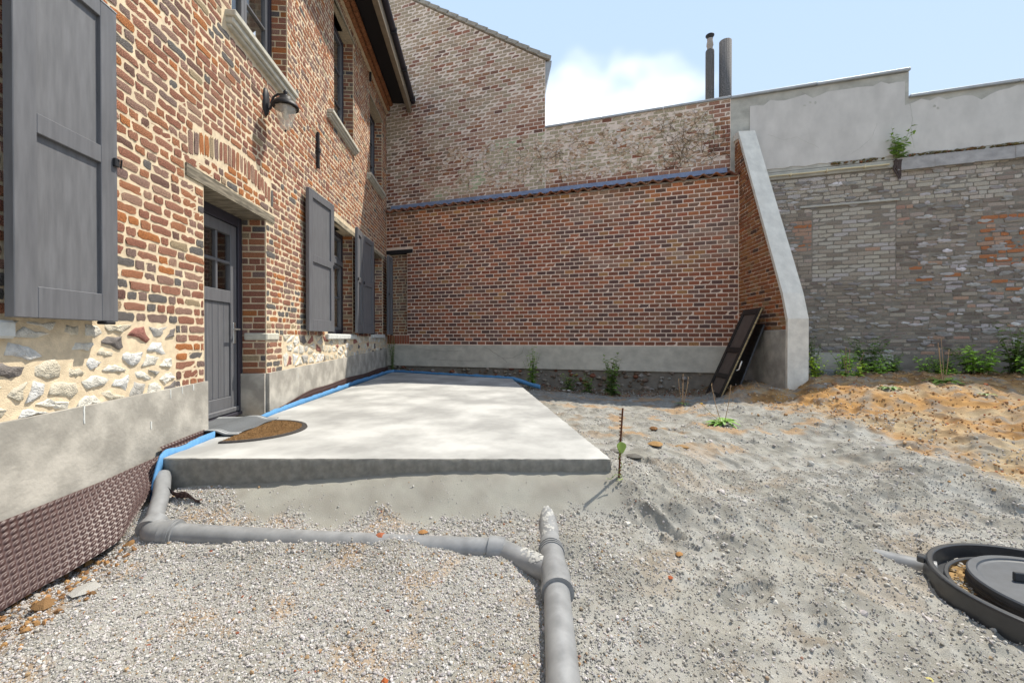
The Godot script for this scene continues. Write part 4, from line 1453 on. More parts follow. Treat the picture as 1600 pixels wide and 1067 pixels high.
func ground_at(x: float, s: float) -> Array:   # height, colour
	var h := base_height(x, s)
	var dist := 2.87 + (2.65 - 2.87) * (x + 1.95) / 2.79 - s
	var foot := lerpf(-0.175, -0.075, smoothstep(-1.95, 0.0, x))
	if x < 1.3 and dist > -0.5:   # the skirt of sand and cement that falls away before the slab
		h = lerpf(h, lerpf(foot, -0.285, smoothstep(-0.05, 0.40, dist)), smoothstep(0.62, 0.30, dist) * smoothstep(-2.15, -1.8, x) * smoothstep(1.25, 0.85, x))
	var ap := smooth_apron(x, s)
	var mo := mound(x, s)
	var rough := 1.0 - ap
	var big := n_mid.get_noise_2d(x * 0.55, s * 0.55)
	var mid := n_mid.get_noise_2d(x * 1.6 + 9, s * 1.6)
	var fine := n_fine.get_noise_2d(x * 0.55, s * 0.55)
	var grit := n_fine.get_noise_2d(x * 1.9 + 5, s * 1.9)
	var right := smoothstep(0.3, 1.2, x)
	var tiny := n_fine.get_noise_2d(x * 4.2 + 15, s * 4.2)
	h += rough * (0.014 * big + (0.008 + 0.009 * right + 0.036 * mo) * mid + (0.005 + 0.006 * right + 0.02 * mo) * fine + (0.006 + 0.006 * right) * grit + (0.0035 + 0.0025 * right) * tiny) + ap * (0.007 * mid + 0.002 * fine + 0.001 * grit)
	# heaped-up lumps on the right
	h += rough * right * 0.02 * maxf(0.0, n_mid.get_noise_2d(x * 2.6, s * 2.6 + 30) - 0.15)
	var lump := maxf(0.0, 0.1 - (n_lump.get_noise_2d(x, s) + 0.55))
	h += rough * (0.25 + 0.75 * right) * 0.045 * lump * smoothstep(-0.1, 0.25, n_mid.get_noise_2d(x * 0.9 + 3, s * 0.9))
	# prints of boots, trodden flat with a pushed-up rim
	for p in prints:
		var dx: float = x - p[0]
		var ds: float = s - p[1]
		if absf(dx) > 0.3 or absf(ds) > 0.3: continue
		var u: float = (dx * p[2] + ds * p[3]) / 0.145
		var v: float = (-dx * p[3] + ds * p[2]) / 0.055
		var q := u * u + v * v
		h += p[4] * rough * (-0.016 * smoothstep(1.1, 0.6, q) + 0.009 * smoothstep(0.85, 1.3, q) * smoothstep(2.6, 1.4, q))
	# ruts
	h -= rough * mo * 0.05 * maxf(0.0, n_mid.get_noise_2d(x * 0.5 + 60, s * 1.6))
	var light := Color(0.45, 0.44, 0.405)
	var sandy := Color(0.37, 0.355, 0.31)
	var tint := Color(0.265, 0.254, 0.225)  # darker, damp sand
	var ochre := Color(0.54, 0.31, 0.125)
	var brown := Color(0.235, 0.135, 0.065)
	var c := light.lerp(sandy, clampf(0.5 + 0.9 * big + 0.5 * mid, 0, 1))
	c = c.lerp(tint, right * clampf(0.25 + 1.1 * fine + 0.8 * mid, 0, 0.85))
	c = c.lerp(tint, clampf((fine - 0.12) * 1.6, 0, 0.4))
	# stray ochre sand
	var och := smoothstep(0.16, 0.42, n_mid.get_noise_2d(x * 0.75 + 70, s * 0.75) + 0.25 * fine)
	var zone := clampf(smoothstep(3.2, 4.2, s) * smoothstep(0.9, 1.6, x) + 0.55 * smoothstep(0.4, -0.6, x) + 0.25, 0, 1)
	c = c.lerp(ochre.lerp(sandy, 0.3), och * zone * 0.75 * (1 - mo))
	var sandc := ochre.lerp(Color(0.52, 0.40, 0.25), clampf(0.45 + big * 1.6 - 0.35 * smoothstep(4.4, 5.4, s) + 0.4 * smoothstep(3.6, 2.6, s), 0, 1)).lerp(brown, clampf(mid * 1.5 + fine * 1.3 - 0.05 + 0.25 * smoothstep(4.6, 5.6, s), 0, 0.85))
	sandc = sandc.lerp(sandy, clampf(0.9 * n_mid.get_noise_2d(x * 0.7 + 33, s * 0.7) + fine, 0, 0.7))
	c = c.lerp(sandc, clampf(mo + 0.9 * (grit + fine) * mo * (1 - mo) * 4.0, 0, 1))
	# dark earth in the trench by the back wall and brown clay by the house
	var f: float = (x + 2.2) * LW.N.x + (-s + 10.39) * LW.N.z
	var trench := smoothstep(1.3, 0.5, f + 0.5 * mid) * smoothstep(0.9, 1.3, x)
	c = c.lerp(Color(0.13, 0.10, 0.07).lerp(Color(0.25, 0.19, 0.13), clampf(0.5 + fine * 2, 0, 1)), trench * 0.85 * smoothstep(5.4, 4.6, x))
	var clay := smoothstep(0.42, 0.16, x + 2.2 - 0.12 * mid - 0.1) * smoothstep(2.6, 2.3, s)
	c = c.lerp(Color(0.30, 0.175, 0.08).lerp(brown, clampf(0.5 + fine * 2, 0, 1)), clay * 0.85)
	c = c.lerp(Color(0.41, 0.40, 0.355).lerp(Color(0.34, 0.325, 0.285), clampf(0.4 + mid * 1.2, 0, 1)), ap)
	return [h, c]


func steps(list: Array) -> PackedFloat32Array:
	var out := PackedFloat32Array()
	for k in list.size():
		var a: float = list[k][0]
		var b: float = list[k][1]
		var n := int(ceil((b - a) / list[k][2]))
		for i in n: out.append(a + (b - a) * i / n)
	out.append(list[-1][1])
	return out


func make_ground():
	fill_grid()
	for k in 34:
		var a := R.randf() * TAU
		prints.append([R.randf_range(0.7, 3.6), R.randf_range(1.2, 5.2), cos(a), sin(a), R.randf_range(0.5, 1.1)])
	prints.append([1.0, 2.28, 0.6, -0.8, 1.6])
	prints.append([1.15, 1.75, 0.95, 0.3, 1.4])
	var xs := steps([[-40.0, -3.0, 4.0], [-3.0, -2.3, 0.2], [-2.3, 4.2, 0.019], [4.2, 8.0, 0.035], [8.0, 14.0, 0.3], [14.0, 60.0, 5.0]])
	var ss := steps([[-50.0, -2.0, 4.0], [-2.0, 0.8, 0.12], [0.8, 3.6, 0.017], [3.6, 7.6, 0.03], [7.6, 9.6, 0.06], [9.6, 13.0, 0.4], [13.0, 50.0, 5.0]])
	var nx := xs.size()
	var ns := ss.size()
	var V := PackedVector3Array()
	var C := PackedColorArray()
	V.resize(nx * ns)
	C.resize(nx * ns)
	for j in ns:
		for i in nx:
			var x := xs[i]; var s := ss[j]
			if x < -2.5 or x > 9.0 or s < -1.5 or s > 10.5 or in_slab(x, s, -0.15):
				V[j * nx + i] = P(x, base_height(x, s) - (0.06 if in_slab(x, s, -0.15) else 0.0), s)
				C[j * nx + i] = Color(0.33, 0.315, 0.27)
				continue
			var g := ground_at(x, s)
			V[j * nx + i] = P(x, g[0], s)
			C[j * nx + i] = g[1]
	var N := PackedVector3Array()
	N.resize(nx * ns)
	var I := PackedInt32Array()
	for j in ns:
		for i in nx:
			var l := V[j * nx + maxi(i - 1, 0)]; var r := V[j * nx + mini(i + 1, nx - 1)]
			var b := V[maxi(j - 1, 0) * nx + i]; var f := V[mini(j + 1, ns - 1) * nx + i]
			N[j * nx + i] = (r - l).cross(f - b).normalized()
			if i < nx - 1 and j < ns - 1:
				var a := j * nx + i
				I.append_array([a, a + nx, a + 1, a + 1, a + nx, a + nx + 1])
	var ar := []
	ar.resize(Mesh.ARRAY_MAX)
	ar[Mesh.ARRAY_VERTEX] = V
	ar[Mesh.ARRAY_NORMAL] = N
	ar[Mesh.ARRAY_COLOR] = C
	ar[Mesh.ARRAY_INDEX] = I
	var m := ArrayMesh.new()
	m.add_surface_from_arrays(Mesh.PRIMITIVE_TRIANGLES, ar)
	put("ground", m, M.soil).set_meta("kind", "structure")
	gravel()


func gh(x: float, s: float) -> float:
	return ground_at(x, s)[0]


func scatter(called: String, label: String, category: String, mesh: Mesh, m: Material, spots: Array):
	var mm := MultiMesh.new()
	mm.transform_format = MultiMesh.TRANSFORM_3D
	mm.use_colors = true
	mm.mesh = mesh
	mm.instance_count = spots.size()
	for k in spots.size():
		mm.set_instance_transform(k, spots[k][0])
		mm.set_instance_color(k, spots[k][1])
	var o := MultiMeshInstance3D.new()
	o.name = numbered(called, self)
	o.multimesh = mm
	o.material_override = m
	add_child(o, true)
	tag(o, label, category, "", "stuff")


func random_basis(r: float) -> Basis:
	var b := Basis.from_euler(Vector3(R.randf() * TAU, R.randf() * TAU, R.randf() * TAU))
	return b.scaled(Vector3.ONE * r)


func gravel():
	var st := mb(false)
	clod(st, Vector3.ZERO, 1.0)
	st.generate_normals()
	var peb := st.commit()
	var spots := []
	var cols := [Color(0.50, 0.49, 0.46), Color(0.40, 0.39, 0.36), Color(0.60, 0.59, 0.56), Color(0.30, 0.285, 0.25), Color(0.36, 0.25, 0.14), Color(0.30, 0.11, 0.06)]
	var tries := 0
	while spots.size() < 130000 and tries < 420000:
		tries += 1
		var s := 0.9 + pow(R.randf(), 1.25) * 2.3
		var x := R.randf_range(-2.1, 3.6)
		if absf(x) > s * 1.35 + 0.2: continue
		var left := smoothstep(1.2, -0.2, x + 0.5 * n_mid.get_noise_2d(x, s))
		if R.randf() > 0.22 + 0.78 * left: continue
		if in_slab(x, s, 0.01): continue
		var ap := smooth_apron(x, s)
		if R.randf() < ap * 0.985: continue
		var r := R.randf_range(0.0018, 0.0045) if R.randf() < 0.93 else R.randf_range(0.004, 0.009)
		var c := vary(pick(cols, [0.36, 0.28, 0.16, 0.14, 0.05, 0.006]), 0.15)
		if left < 0.5: c = c.lerp(Color(0.30, 0.285, 0.25), 0.4)
		spots.append([Transform3D(random_basis(r), P(x, gh(x, s) + r * 0.25, s)), c])
	scatter("gravel", "loose pale limestone gravel covering the near ground", "gravel", peb, M.pebble, spots)
	spots = []
	for k in 16000:
		var x := R.randf_range(0.4, 4.4)
		var s := R.randf_range(1.0, 5.5)
		if in_slab(x, s, 0.03): continue
		var v := n_mid.get_noise_2d(x * 1.1, s * 1.1 + 12)
		if v < -0.05 and R.randf() < 0.8: continue
		if smooth_apron(x, s) > 0.2: continue
		var r := R.randf_range(0.0025, 0.008) * (1.0 + maxf(0.0, v))
		if R.randf() < 0.03: r *= 2.6
		spots.append([Transform3D(random_basis(r), P(x, gh(x, s) - r * 0.1, s)), vary(Color(0.44, 0.425, 0.38).lerp(Color(0.56, 0.54, 0.49), R.randf()), 0.1)])
	for k in 900:   # crumbs raked over the edge of the skirt
		var x := R.randf_range(-1.9, 0.9)
		var s := R.randf_range(2.2, 2.7)
		if in_slab(x, s, 0.02) or smooth_apron(x, s) > 0.5: continue
		var r := R.randf_range(0.004, 0.013)
		spots.append([Transform3D(random_basis(r), P(x, gh(x, s) + r * 0.1, s)), vary(Color(0.40, 0.385, 0.34), 0.15)])
	scatter("grey_crumbs", "crumbled lumps of grey stabilised sand beside the slab", "rubble", peb, M.pebble, spots)
	spots = []
	for k in 6500:
		var x := R.randf_range(3.2, 8.2)
		var s := R.randf_range(2.2, 7.2)
		if mound(x, s) < 0.5 and R.randf() < 0.9: continue
		var r := R.randf_range(0.004, 0.014)
		if R.randf() < 0.05: r *= 2.2
		spots.append([Transform3D(random_basis(r), P(x, gh(x, s) + r * 0.15, s)), vary(pick([Color(0.52, 0.33, 0.16), Color(0.40, 0.24, 0.12), Color(0.60, 0.44, 0.25), Color(0.40, 0.15, 0.07), Color(0.5, 0.47, 0.41)], [0.4, 0.3, 0.2, 0.04, 0.06]))])
	for k in 700:
		var s := R.randf_range(1.0, 2.4)
		var x := -2.12 + pow(R.randf(), 2.0) * 0.42
		var r := R.randf_range(0.004, 0.015)
		if R.randf() < 0.06: r *= 1.8
		spots.append([Transform3D(random_basis(r), P(x, gh(x, s) + r * 0.2, s)), vary(pick([Color(0.36, 0.21, 0.09), Color(0.22, 0.125, 0.06), Color(0.40, 0.38, 0.33)], [0.5, 0.35, 0.15]))])
	for k in 1100:
		var x := R.randf_range(0.7, 4.2)
		var n := R.randf_range(0.05, 1.1)
		var t: float = (x + 2.2 - n * LW.N.x) / LW.A.x
		var p := fp(LW, t, 0, n)
		var r := R.randf_range(0.005, 0.02)
		if in_slab(p.x, -p.z, 0.05): continue
		spots.append([Transform3D(random_basis(r), P(p.x, gh(p.x, -p.z) + r * 0.15, -p.z)), vary(pick([Color(0.18, 0.135, 0.09), Color(0.30, 0.24, 0.17), Color(0.38, 0.36, 0.31), Color(0.28, 0.11, 0.06)], [0.4, 0.3, 0.2, 0.1]))])
	scatter("soil_clods", "crumbs of ochre sand and brown clay on the mound and along the walls", "soil", peb, M.pebble, spots)


# ---------------------------------------------------------------- slab, blue edge strips, dimpled sheet
func slab_and_strips():
	var o := thing("concrete_slab", "freshly poured pale concrete terrace slab along the house", "slab", P(-0.6, 0, 5.5))
	var bl := gnd_on_wall(0.10)
	var corners := [Vector2(-2.03, 2.90), Vector2(0.84, 2.655), Vector2(0.634, 8.1), Vector2(-1.98, 9.95), Vector2(-2.08, 4.6)]
	# rim points all round, slightly uneven along the front
	var rim := []
	for k in corners.size():
		var a: Vector2 = corners[k]
		var b: Vector2 = corners[(k + 1) % corners.size()]
		var n := maxi(2, int(a.distance_to(b) / 0.035))
		for i in n:
			var p := a.lerp(b, i / float(n))
			p += Vector2(R.randf_range(-1, 1), R.randf_range(-1, 1)) * (0.005 if k < 2 else 0.003)
			rim.append(p)
	var st := mb(true)
	var ix := Geometry2D.triangulate_polygon(PackedVector2Array(rim))
	for k in range(0, ix.size(), 3):
		var a: Vector2 = rim[ix[k]]; var b: Vector2 = rim[ix[k + 1]]; var c: Vector2 = rim[ix[k + 2]]
		var pa := P(a.x, 0, a.y); var pb := P(b.x, 0, b.y); var pc := P(c.x, 0, c.y)
		if (pb - pa).cross(pc - pa).y < 0: tri(st, pa, pc, pb)
		else: tri(st, pa, pb, pc)
	obj("top", st, M.concrete, o)
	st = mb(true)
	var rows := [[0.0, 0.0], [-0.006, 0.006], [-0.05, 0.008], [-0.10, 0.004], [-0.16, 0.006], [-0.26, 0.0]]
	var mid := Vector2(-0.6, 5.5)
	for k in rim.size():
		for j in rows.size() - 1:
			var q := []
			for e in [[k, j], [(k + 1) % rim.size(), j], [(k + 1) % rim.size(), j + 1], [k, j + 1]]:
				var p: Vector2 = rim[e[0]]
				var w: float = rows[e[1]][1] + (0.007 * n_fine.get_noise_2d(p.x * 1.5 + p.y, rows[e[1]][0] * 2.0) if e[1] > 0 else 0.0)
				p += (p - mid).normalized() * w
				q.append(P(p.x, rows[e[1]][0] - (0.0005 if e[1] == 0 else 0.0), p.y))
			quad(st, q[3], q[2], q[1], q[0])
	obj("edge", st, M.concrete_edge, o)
	# blue foam strips stand between slab and wall
	strip("blue foam edge strip folded round the slab's near corner", [P(-2.00, -0.16, 2.76), P(-2.02, 0.02, 2.86), P(-2.06, 0.035, 2.98), P(-2.03, 0.035, 3.12), P(-2.05, 0.045, 3.3), P(-2.06, 0.045, 3.48)], 0.11, 0.012)
	strip("blue foam edge strip running along the house from the door", [P(-2.10, 0.03, 4.28), P(-2.10, 0.045, 5.0), P(-2.115, 0.04, 5.8), P(-2.10, 0.05, 6.8), P(-2.11, 0.05, 7.8), P(-2.06, 0.055, 8.25), P(-2.05, 0.055, 8.9), P(-2.04, 0.055, 9.7), P(-1.95, 0.05, 9.98)], 0.09, 0.012)
	strip("blue foam edge strip along the garden wall with loose crumpled end", [P(-1.95, 0.05, 9.99), P(-1.2, 0.045, 9.47), P(-0.4, 0.04, 8.90), P(0.3, 0.04, 8.40), P(0.65, 0.03, 8.15), P(0.95, -0.05, 7.98), P(1.15, -0.10, 7.9)], 0.075, 0.012)


func gnd_on_wall(n: float) -> Vector3:
	return fp(LW, 0.3, 0, n)


func strip(label: String, path: Array, tall: float, thick: float):
	var st := mb(true)
	var c := Curve3D.new()
	for k in path.size():
		var t: Vector3 = (path[mini(k + 1, path.size() - 1)] - path[maxi(k - 1, 0)]) / 6.0
		c.add_point(path[k], -t, t)
	var len_ := c.get_baked_length()
	var n := int(len_ / 0.03)
	var last := []
	for k in n + 1:
		var p := c.sample_baked(len_ * k / n)
		var q := c.sample_baked(minf(len_ * k / n + 0.02, len_))
		var b := c.sample_baked(maxf(len_ * k / n - 0.02, 0))
		var side := (q - b).cross(UP).normalized()
		var w := 0.010 * n_fine.get_noise_2d(k * 0.012, 1.0) + 0.006 * n_mid.get_noise_2d(k * 0.05, 1.0)
		var lean := side * (0.012 * n_mid.get_noise_2d(k * 0.04, 8.0))
		var ring := [p - UP * tall - side * thick / 2, p - UP * tall * 0.5 - side * (thick / 2 - w * 0.6), p + lean - side * thick / 2 + UP * w, p + lean + side * thick / 2 + UP * w, p - UP * tall * 0.5 + side * (thick / 2 + w * 0.6), p - UP * tall + side * thick / 2]
		if last: for i in 6: quad(st, last[i], ring[i], ring[(i + 1) % 6], last[(i + 1) % 6])
		last = ring
	var o := obj("foam_strip", st, M.blue_foam)
	tag(o, label, "foam strip", "blue foam edge strips")


func dimpled(label: String, nu: int, nv: int, at: Callable, across: float, along: float, outer: Callable):
	# a sheet of round studs in staggered rows; at(u, v) is its surface, u and v running 0..1
	var V := PackedVector3Array()
	var I := PackedInt32Array()
	for j in nv + 1:
		for i in nu + 1:
			var u := i / float(nu); var v := j / float(nv)
			var p: Vector3 = at.call(u, v)
			var e := 0.002
			var n: Vector3 = ((at.call(u + e, v) - p).cross(at.call(u, v + e) - p)).normalized()
			var du := u * along; var dv := v * across
			var row := floori(dv)
			var cu := du + (0.5 if row % 2 else 0.0)
			var d := Vector2(cu - floorf(cu) - 0.5, dv - row - 0.5).length()
			var k := smoothstep(0.44, 0.22, d)
			V.append(p + n * 0.007 * k * outer.call(u, v))
	for j in nv:
		for i in nu:
			var a := j * (nu + 1) + i
			I.append_array([a, a + nu + 1, a + 1, a + 1, a + nu + 1, a + nu + 2])
	var N := PackedVector3Array()
	N.resize(V.size())
	for k in range(0, I.size(), 3):
		var n := (V[I[k + 2]] - V[I[k]]).cross(V[I[k + 1]] - V[I[k]])
		for i in 3: N[I[k + i]] += n
	for k in N.size(): N[k] = N[k].normalized()
	var ar := []
	ar.resize(Mesh.ARRAY_MAX)
	ar[Mesh.ARRAY_VERTEX] = V
	ar[Mesh.ARRAY_NORMAL] = N
	ar[Mesh.ARRAY_INDEX] = I
	var m := ArrayMesh.new()
	m.add_surface_from_arrays(Mesh.PRIMITIVE_TRIANGLES, ar)
	tag(put("dimpled_sheet", m, M.membrane), label, "membrane", "brown dimpled sheets against the plinth")


func membranes():
	# near piece: top edge on the plinth, foot pulled out to the right end
	var top := Curve3D.new()
	for p in [P(-2.155, -0.07, 0.6), P(-2.155, -0.06, 1.5), P(-2.155, -0.055, 2.15), P(-2.15, -0.045, 2.6), P(-2.12, -0.01, 2.95), P(-2.09, 0.01, 3.08)]: top.add_point(p)
	var foot := Curve3D.new()
	for p in [P(-2.10, -0.46, 0.6), P(-2.09, -0.44, 1.3), P(-2.06, -0.40, 1.85), P(-1.97, -0.36, 2.2), P(-1.93, -0.31, 2.42), P(-1.97, -0.24, 2.62)]: foot.add_point(p)
	var lt := top.get_baked_length()
	var lf := foot.get_baked_length()
	var at := func(u: float, v: float) -> Vector3:
		var a := foot.sample_baked(lf * u)
		var b := top.sample_baked(lt * u)
		var p := a.lerp(b, v)
		p.x += 0.03 * sin(PI * v) * sin(u * 9.0) * u + 0.012 * sin(u * 23.0) * (1 - v)
		return p
	dimpled("brown dimpled membrane sagging off the near plinth left of the door", 620, 112, at, 13.0, 70.0, func(_u, _v): return 1.0)
	var at2 := func(u: float, v: float) -> Vector3:
		var s := lerpf(4.66, 10.25, u)
		var high := 0.02 + 0.10 * smoothstep(0.0, 0.22, u) + 0.01 * sin(u * 17.0)
		return P(-2.152 + 0.02 * (1 - v), lerpf(-0.06, high, v), s)
	dimpled("brown dimpled membrane strip along the plinth right of the door", 1000, 26, at2, 5.0, 168.0, func(_u, _v): return 0.8)
	var at3 := func(u: float, v: float) -> Vector3:
		var s := lerpf(3.05, 3.52, u)
		return P(-2.155 + 0.05 * (1 - v), lerpf(-0.08, 0.035 + 0.02 * u, v), s)
	dimpled("small brown dimpled membrane end tucked under the grey runner", 90, 26, at3, 4.0, 15.0, func(_u, _v): return 0.9)
	# curled-up free corner at the drain elbow
	var at4 := func(u: float, v: float) -> Vector3:
		var a := P(-1.95, -0.12, 2.78).lerp(P(-1.66, -0.185, 2.70), u)
		return a + Vector3(0, -0.05 + 0.05 * v + 0.012 * sin(u * 12), 0.03 * v)
	dimpled("torn scrap of brown dimpled membrane below the slab corner", 60, 16, at4, 2.0, 9.0, func(_u, _v): return 0.8)


func mats():
	# grey runner: from the threshold over the edge strip, its two bound ends striped
	var f := func(u: float, v: float) -> Vector3:   # u along the house, v outwards
		var s := lerpf(3.50, 4.18, u) + 0.03 * v * (u - 0.3)
		var x := lerpf(-2.42, -1.90, v)
		var y := 0.034
		y = lerpf(y, 0.050, smoothstep(0.35, 0.58, v))
		y = lerpf(y, 0.022, smoothstep(0.66, 0.86, v))
		return P(x, y + 0.004 * sin(u * 14 + v * 5), s)
	var o := thing("carpet_runner", "grey carpet runner with striped ends lying before the door", "carpet", P(-2.1, 0.03, 3.87))
	for band in [[0.0, 0.035, "runner"], [0.035, 0.065, "runner_stripe"], [0.065, 0.09, "runner"], [0.09, 0.105, "runner_stripe"], [0.105, 0.90, "runner"], [0.90, 0.915, "runner_stripe"], [0.915, 0.94, "runner"], [0.94, 0.97, "runner_stripe"], [0.97, 1.0, "runner"]]:
		var st := mb(true)
		var nu := maxi(1, int((band[1] - band[0]) * 40))
		for i in nu:
			for j in 30:
				var u0 := lerpf(band[0], band[1], i / float(nu)); var u1 := lerpf(band[0], band[1], (i + 1) / float(nu))
				var v0 := j / 30.0; var v1 := (j + 1) / 30.0
				var q := [f.call(u0, v0), f.call(u0, v1), f.call(u1, v1), f.call(u1, v0)]
				quad(st, q[0], q[1], q[2], q[3])
				var d := Vector3(0, -0.008, 0)
				quad(st, q[3] + d, q[2] + d, q[1] + d, q[0] + d)
				if j == 29: quad(st, q[2] + d, q[2], q[1], q[1] + d)
				if i == 0 and band[0] == 0.0: quad(st, q[0] + d, q[1] + d, q[1], q[0])
				if i == nu - 1 and band[1] == 1.0: quad(st, q[3], q[2], q[2] + d, q[3] + d)
		obj("stripe" if band[2] == "runner_stripe" else "cloth", st, M[band[2]], o)
	# half-round coir mat
	var mat_ := thing("door_mat", "half round rusty brown coir doormat on the slab", "doormat", P(-1.9, 0.0, 3.72))
	var c := P(-1.905, 0.0, 3.70)
	var ring := func(r: float, a: float) -> Vector3: return c + Vector3(cos(a) * r, 0, -sin(a) * r)
	var st := mb()
	for k in 48:
		var a := -PI / 2 + PI * k / 48; var b := -PI / 2 + PI * (k + 1) / 48
		var h := UP * 0.013
		quad(st, ring.call(0.395, a) + h, ring.call(0.43, a) + h, ring.call(0.43, b) + h, ring.call(0.395, b) + h)
		quad(st, ring.call(0.435, a), ring.call(0.435, b), ring.call(0.43, b) + h, ring.call(0.43, a) + h)
		tri(st, c + UP * 0.009, ring.call(0.396, a) + UP * 0.009, ring.call(0.396, b) + UP * 0.009)
	obj("rim", st, M.mat_rubber, mat_)
	st = mb()
	for k in 5200:
		var r := 0.39 * sqrt(R.randf())
		var a := R.randf_range(-PI / 2, PI / 2)
		var p: Vector3 = ring.call(r, a) + UP * R.randf_range(0.010, 0.017)
		var d := Vector3(R.randf_range(-1, 1), R.randf_range(-0.2, 0.35), R.randf_range(-1, 1)).normalized() * R.randf_range(0.006, 0.014)
		var w := Vector3(d.z, 0.4 * d.x, -d.x) * 0.16
		tri(st, p - w, p + w, p + d)
		tri(st, p - w, p + d, p + w)
	tag(obj("coir", st, M.coir, mat_), "", "", "", "stuff")
	st = mb()
	for k in 48:
		var a := -PI / 2 + PI * k / 48; var b := -PI / 2 + PI * (k + 1) / 48
		tri(st, c + UP * 0.0115, ring.call(0.39, a) + UP * 0.0115, ring.call(0.39, b) + UP * 0.0115)
	obj("pile", st, M.coir, mat_)


# ---------------------------------------------------------------- lamp
func wall_lamp():
	var at := fp(FA, 4.59, 3.18)
	var o := thing("wall_lamp", "black wall lantern with ribbed glass bell on curved arm", "lamp", at)
	var f := {"o": at, "A": FA.A, "N": FA.N}
	var st := mb(true)
	lathe(st, Transform3D(Basis(f.A, f.N, -UP) * Basis.from_scale(Vector3(0.055, 1, 0.145)), fp(f, 0, 0.03, 0.0)), [Vector2(1, 0.0), Vector2(1.0, 0.012), Vector2(0.85, 0.028), Vector2(0.55, 0.034), Vector2(0, 0.036)], 24)
	obj("back_plate", st, M.iron, o)
	st = mb(true)
	tube(st, [fp(f, 0, -0.05, 0.03), fp(f, 0, -0.03, 0.06), fp(f, 0, 0.03, 0.065), fp(f, 0, 0.085, 0.085), fp(f, 0, 0.115, 0.13), fp(f, 0, 0.115, 0.185), fp(f, 0, 0.10, 0.205)], 0.011, 8)
	obj("arm", st, M.iron, o)
	var t := Transform3D(Basis(), fp(f, 0, 0, 0.205))
	st = mb(true)
	lathe(st, t, [Vector2(0.125, -0.025), Vector2(0.128, -0.01), Vector2(0.105, 0.03), Vector2(0.06, 0.05), Vector2(0.056, 0.085), Vector2(0.02, 0.10), Vector2(0.016, 0.12), Vector2(0.024, 0.135), Vector2(0.012, 0.16), Vector2(0.0, 0.165)], 24)
	lathe(st, t, [Vector2(0.0, 0.02), Vector2(0.10, 0.018), Vector2(0.125, -0.025)], 24)
	obj("cap", st, M.iron, o)
	st = mb(true)
	var prof := []
	for k in 13:
		var u := k / 12.0
		prof.append(Vector2(lerpf(0.052, 0.100, smoothstep(0.0, 0.9, u)) , lerpf(-0.235, -0.027, u)))
	prof.push_front(Vector2(0.0, -0.25))
	lathe(st, t, prof, 36)
	obj("glass_bell", st, M.lamp_glass, o)
	st = mb(true)
	lathe(st, t, [Vector2(0, -0.15), Vector2(0.026, -0.13), Vector2(0.03, -0.10), Vector2(0.016, -0.06), Vector2(0.016, 0.015), Vector2(0, 0.018)], 16)
	obj("bulb", st, M.sill_stone, o)
	st = mb(true)
	lathe(st, t, [Vector2(0, -0.272), Vector2(0.012, -0.262), Vector2(0.008, -0.250), Vector2(0, -0.249)], 12)
	obj("finial", st, M.iron, o)


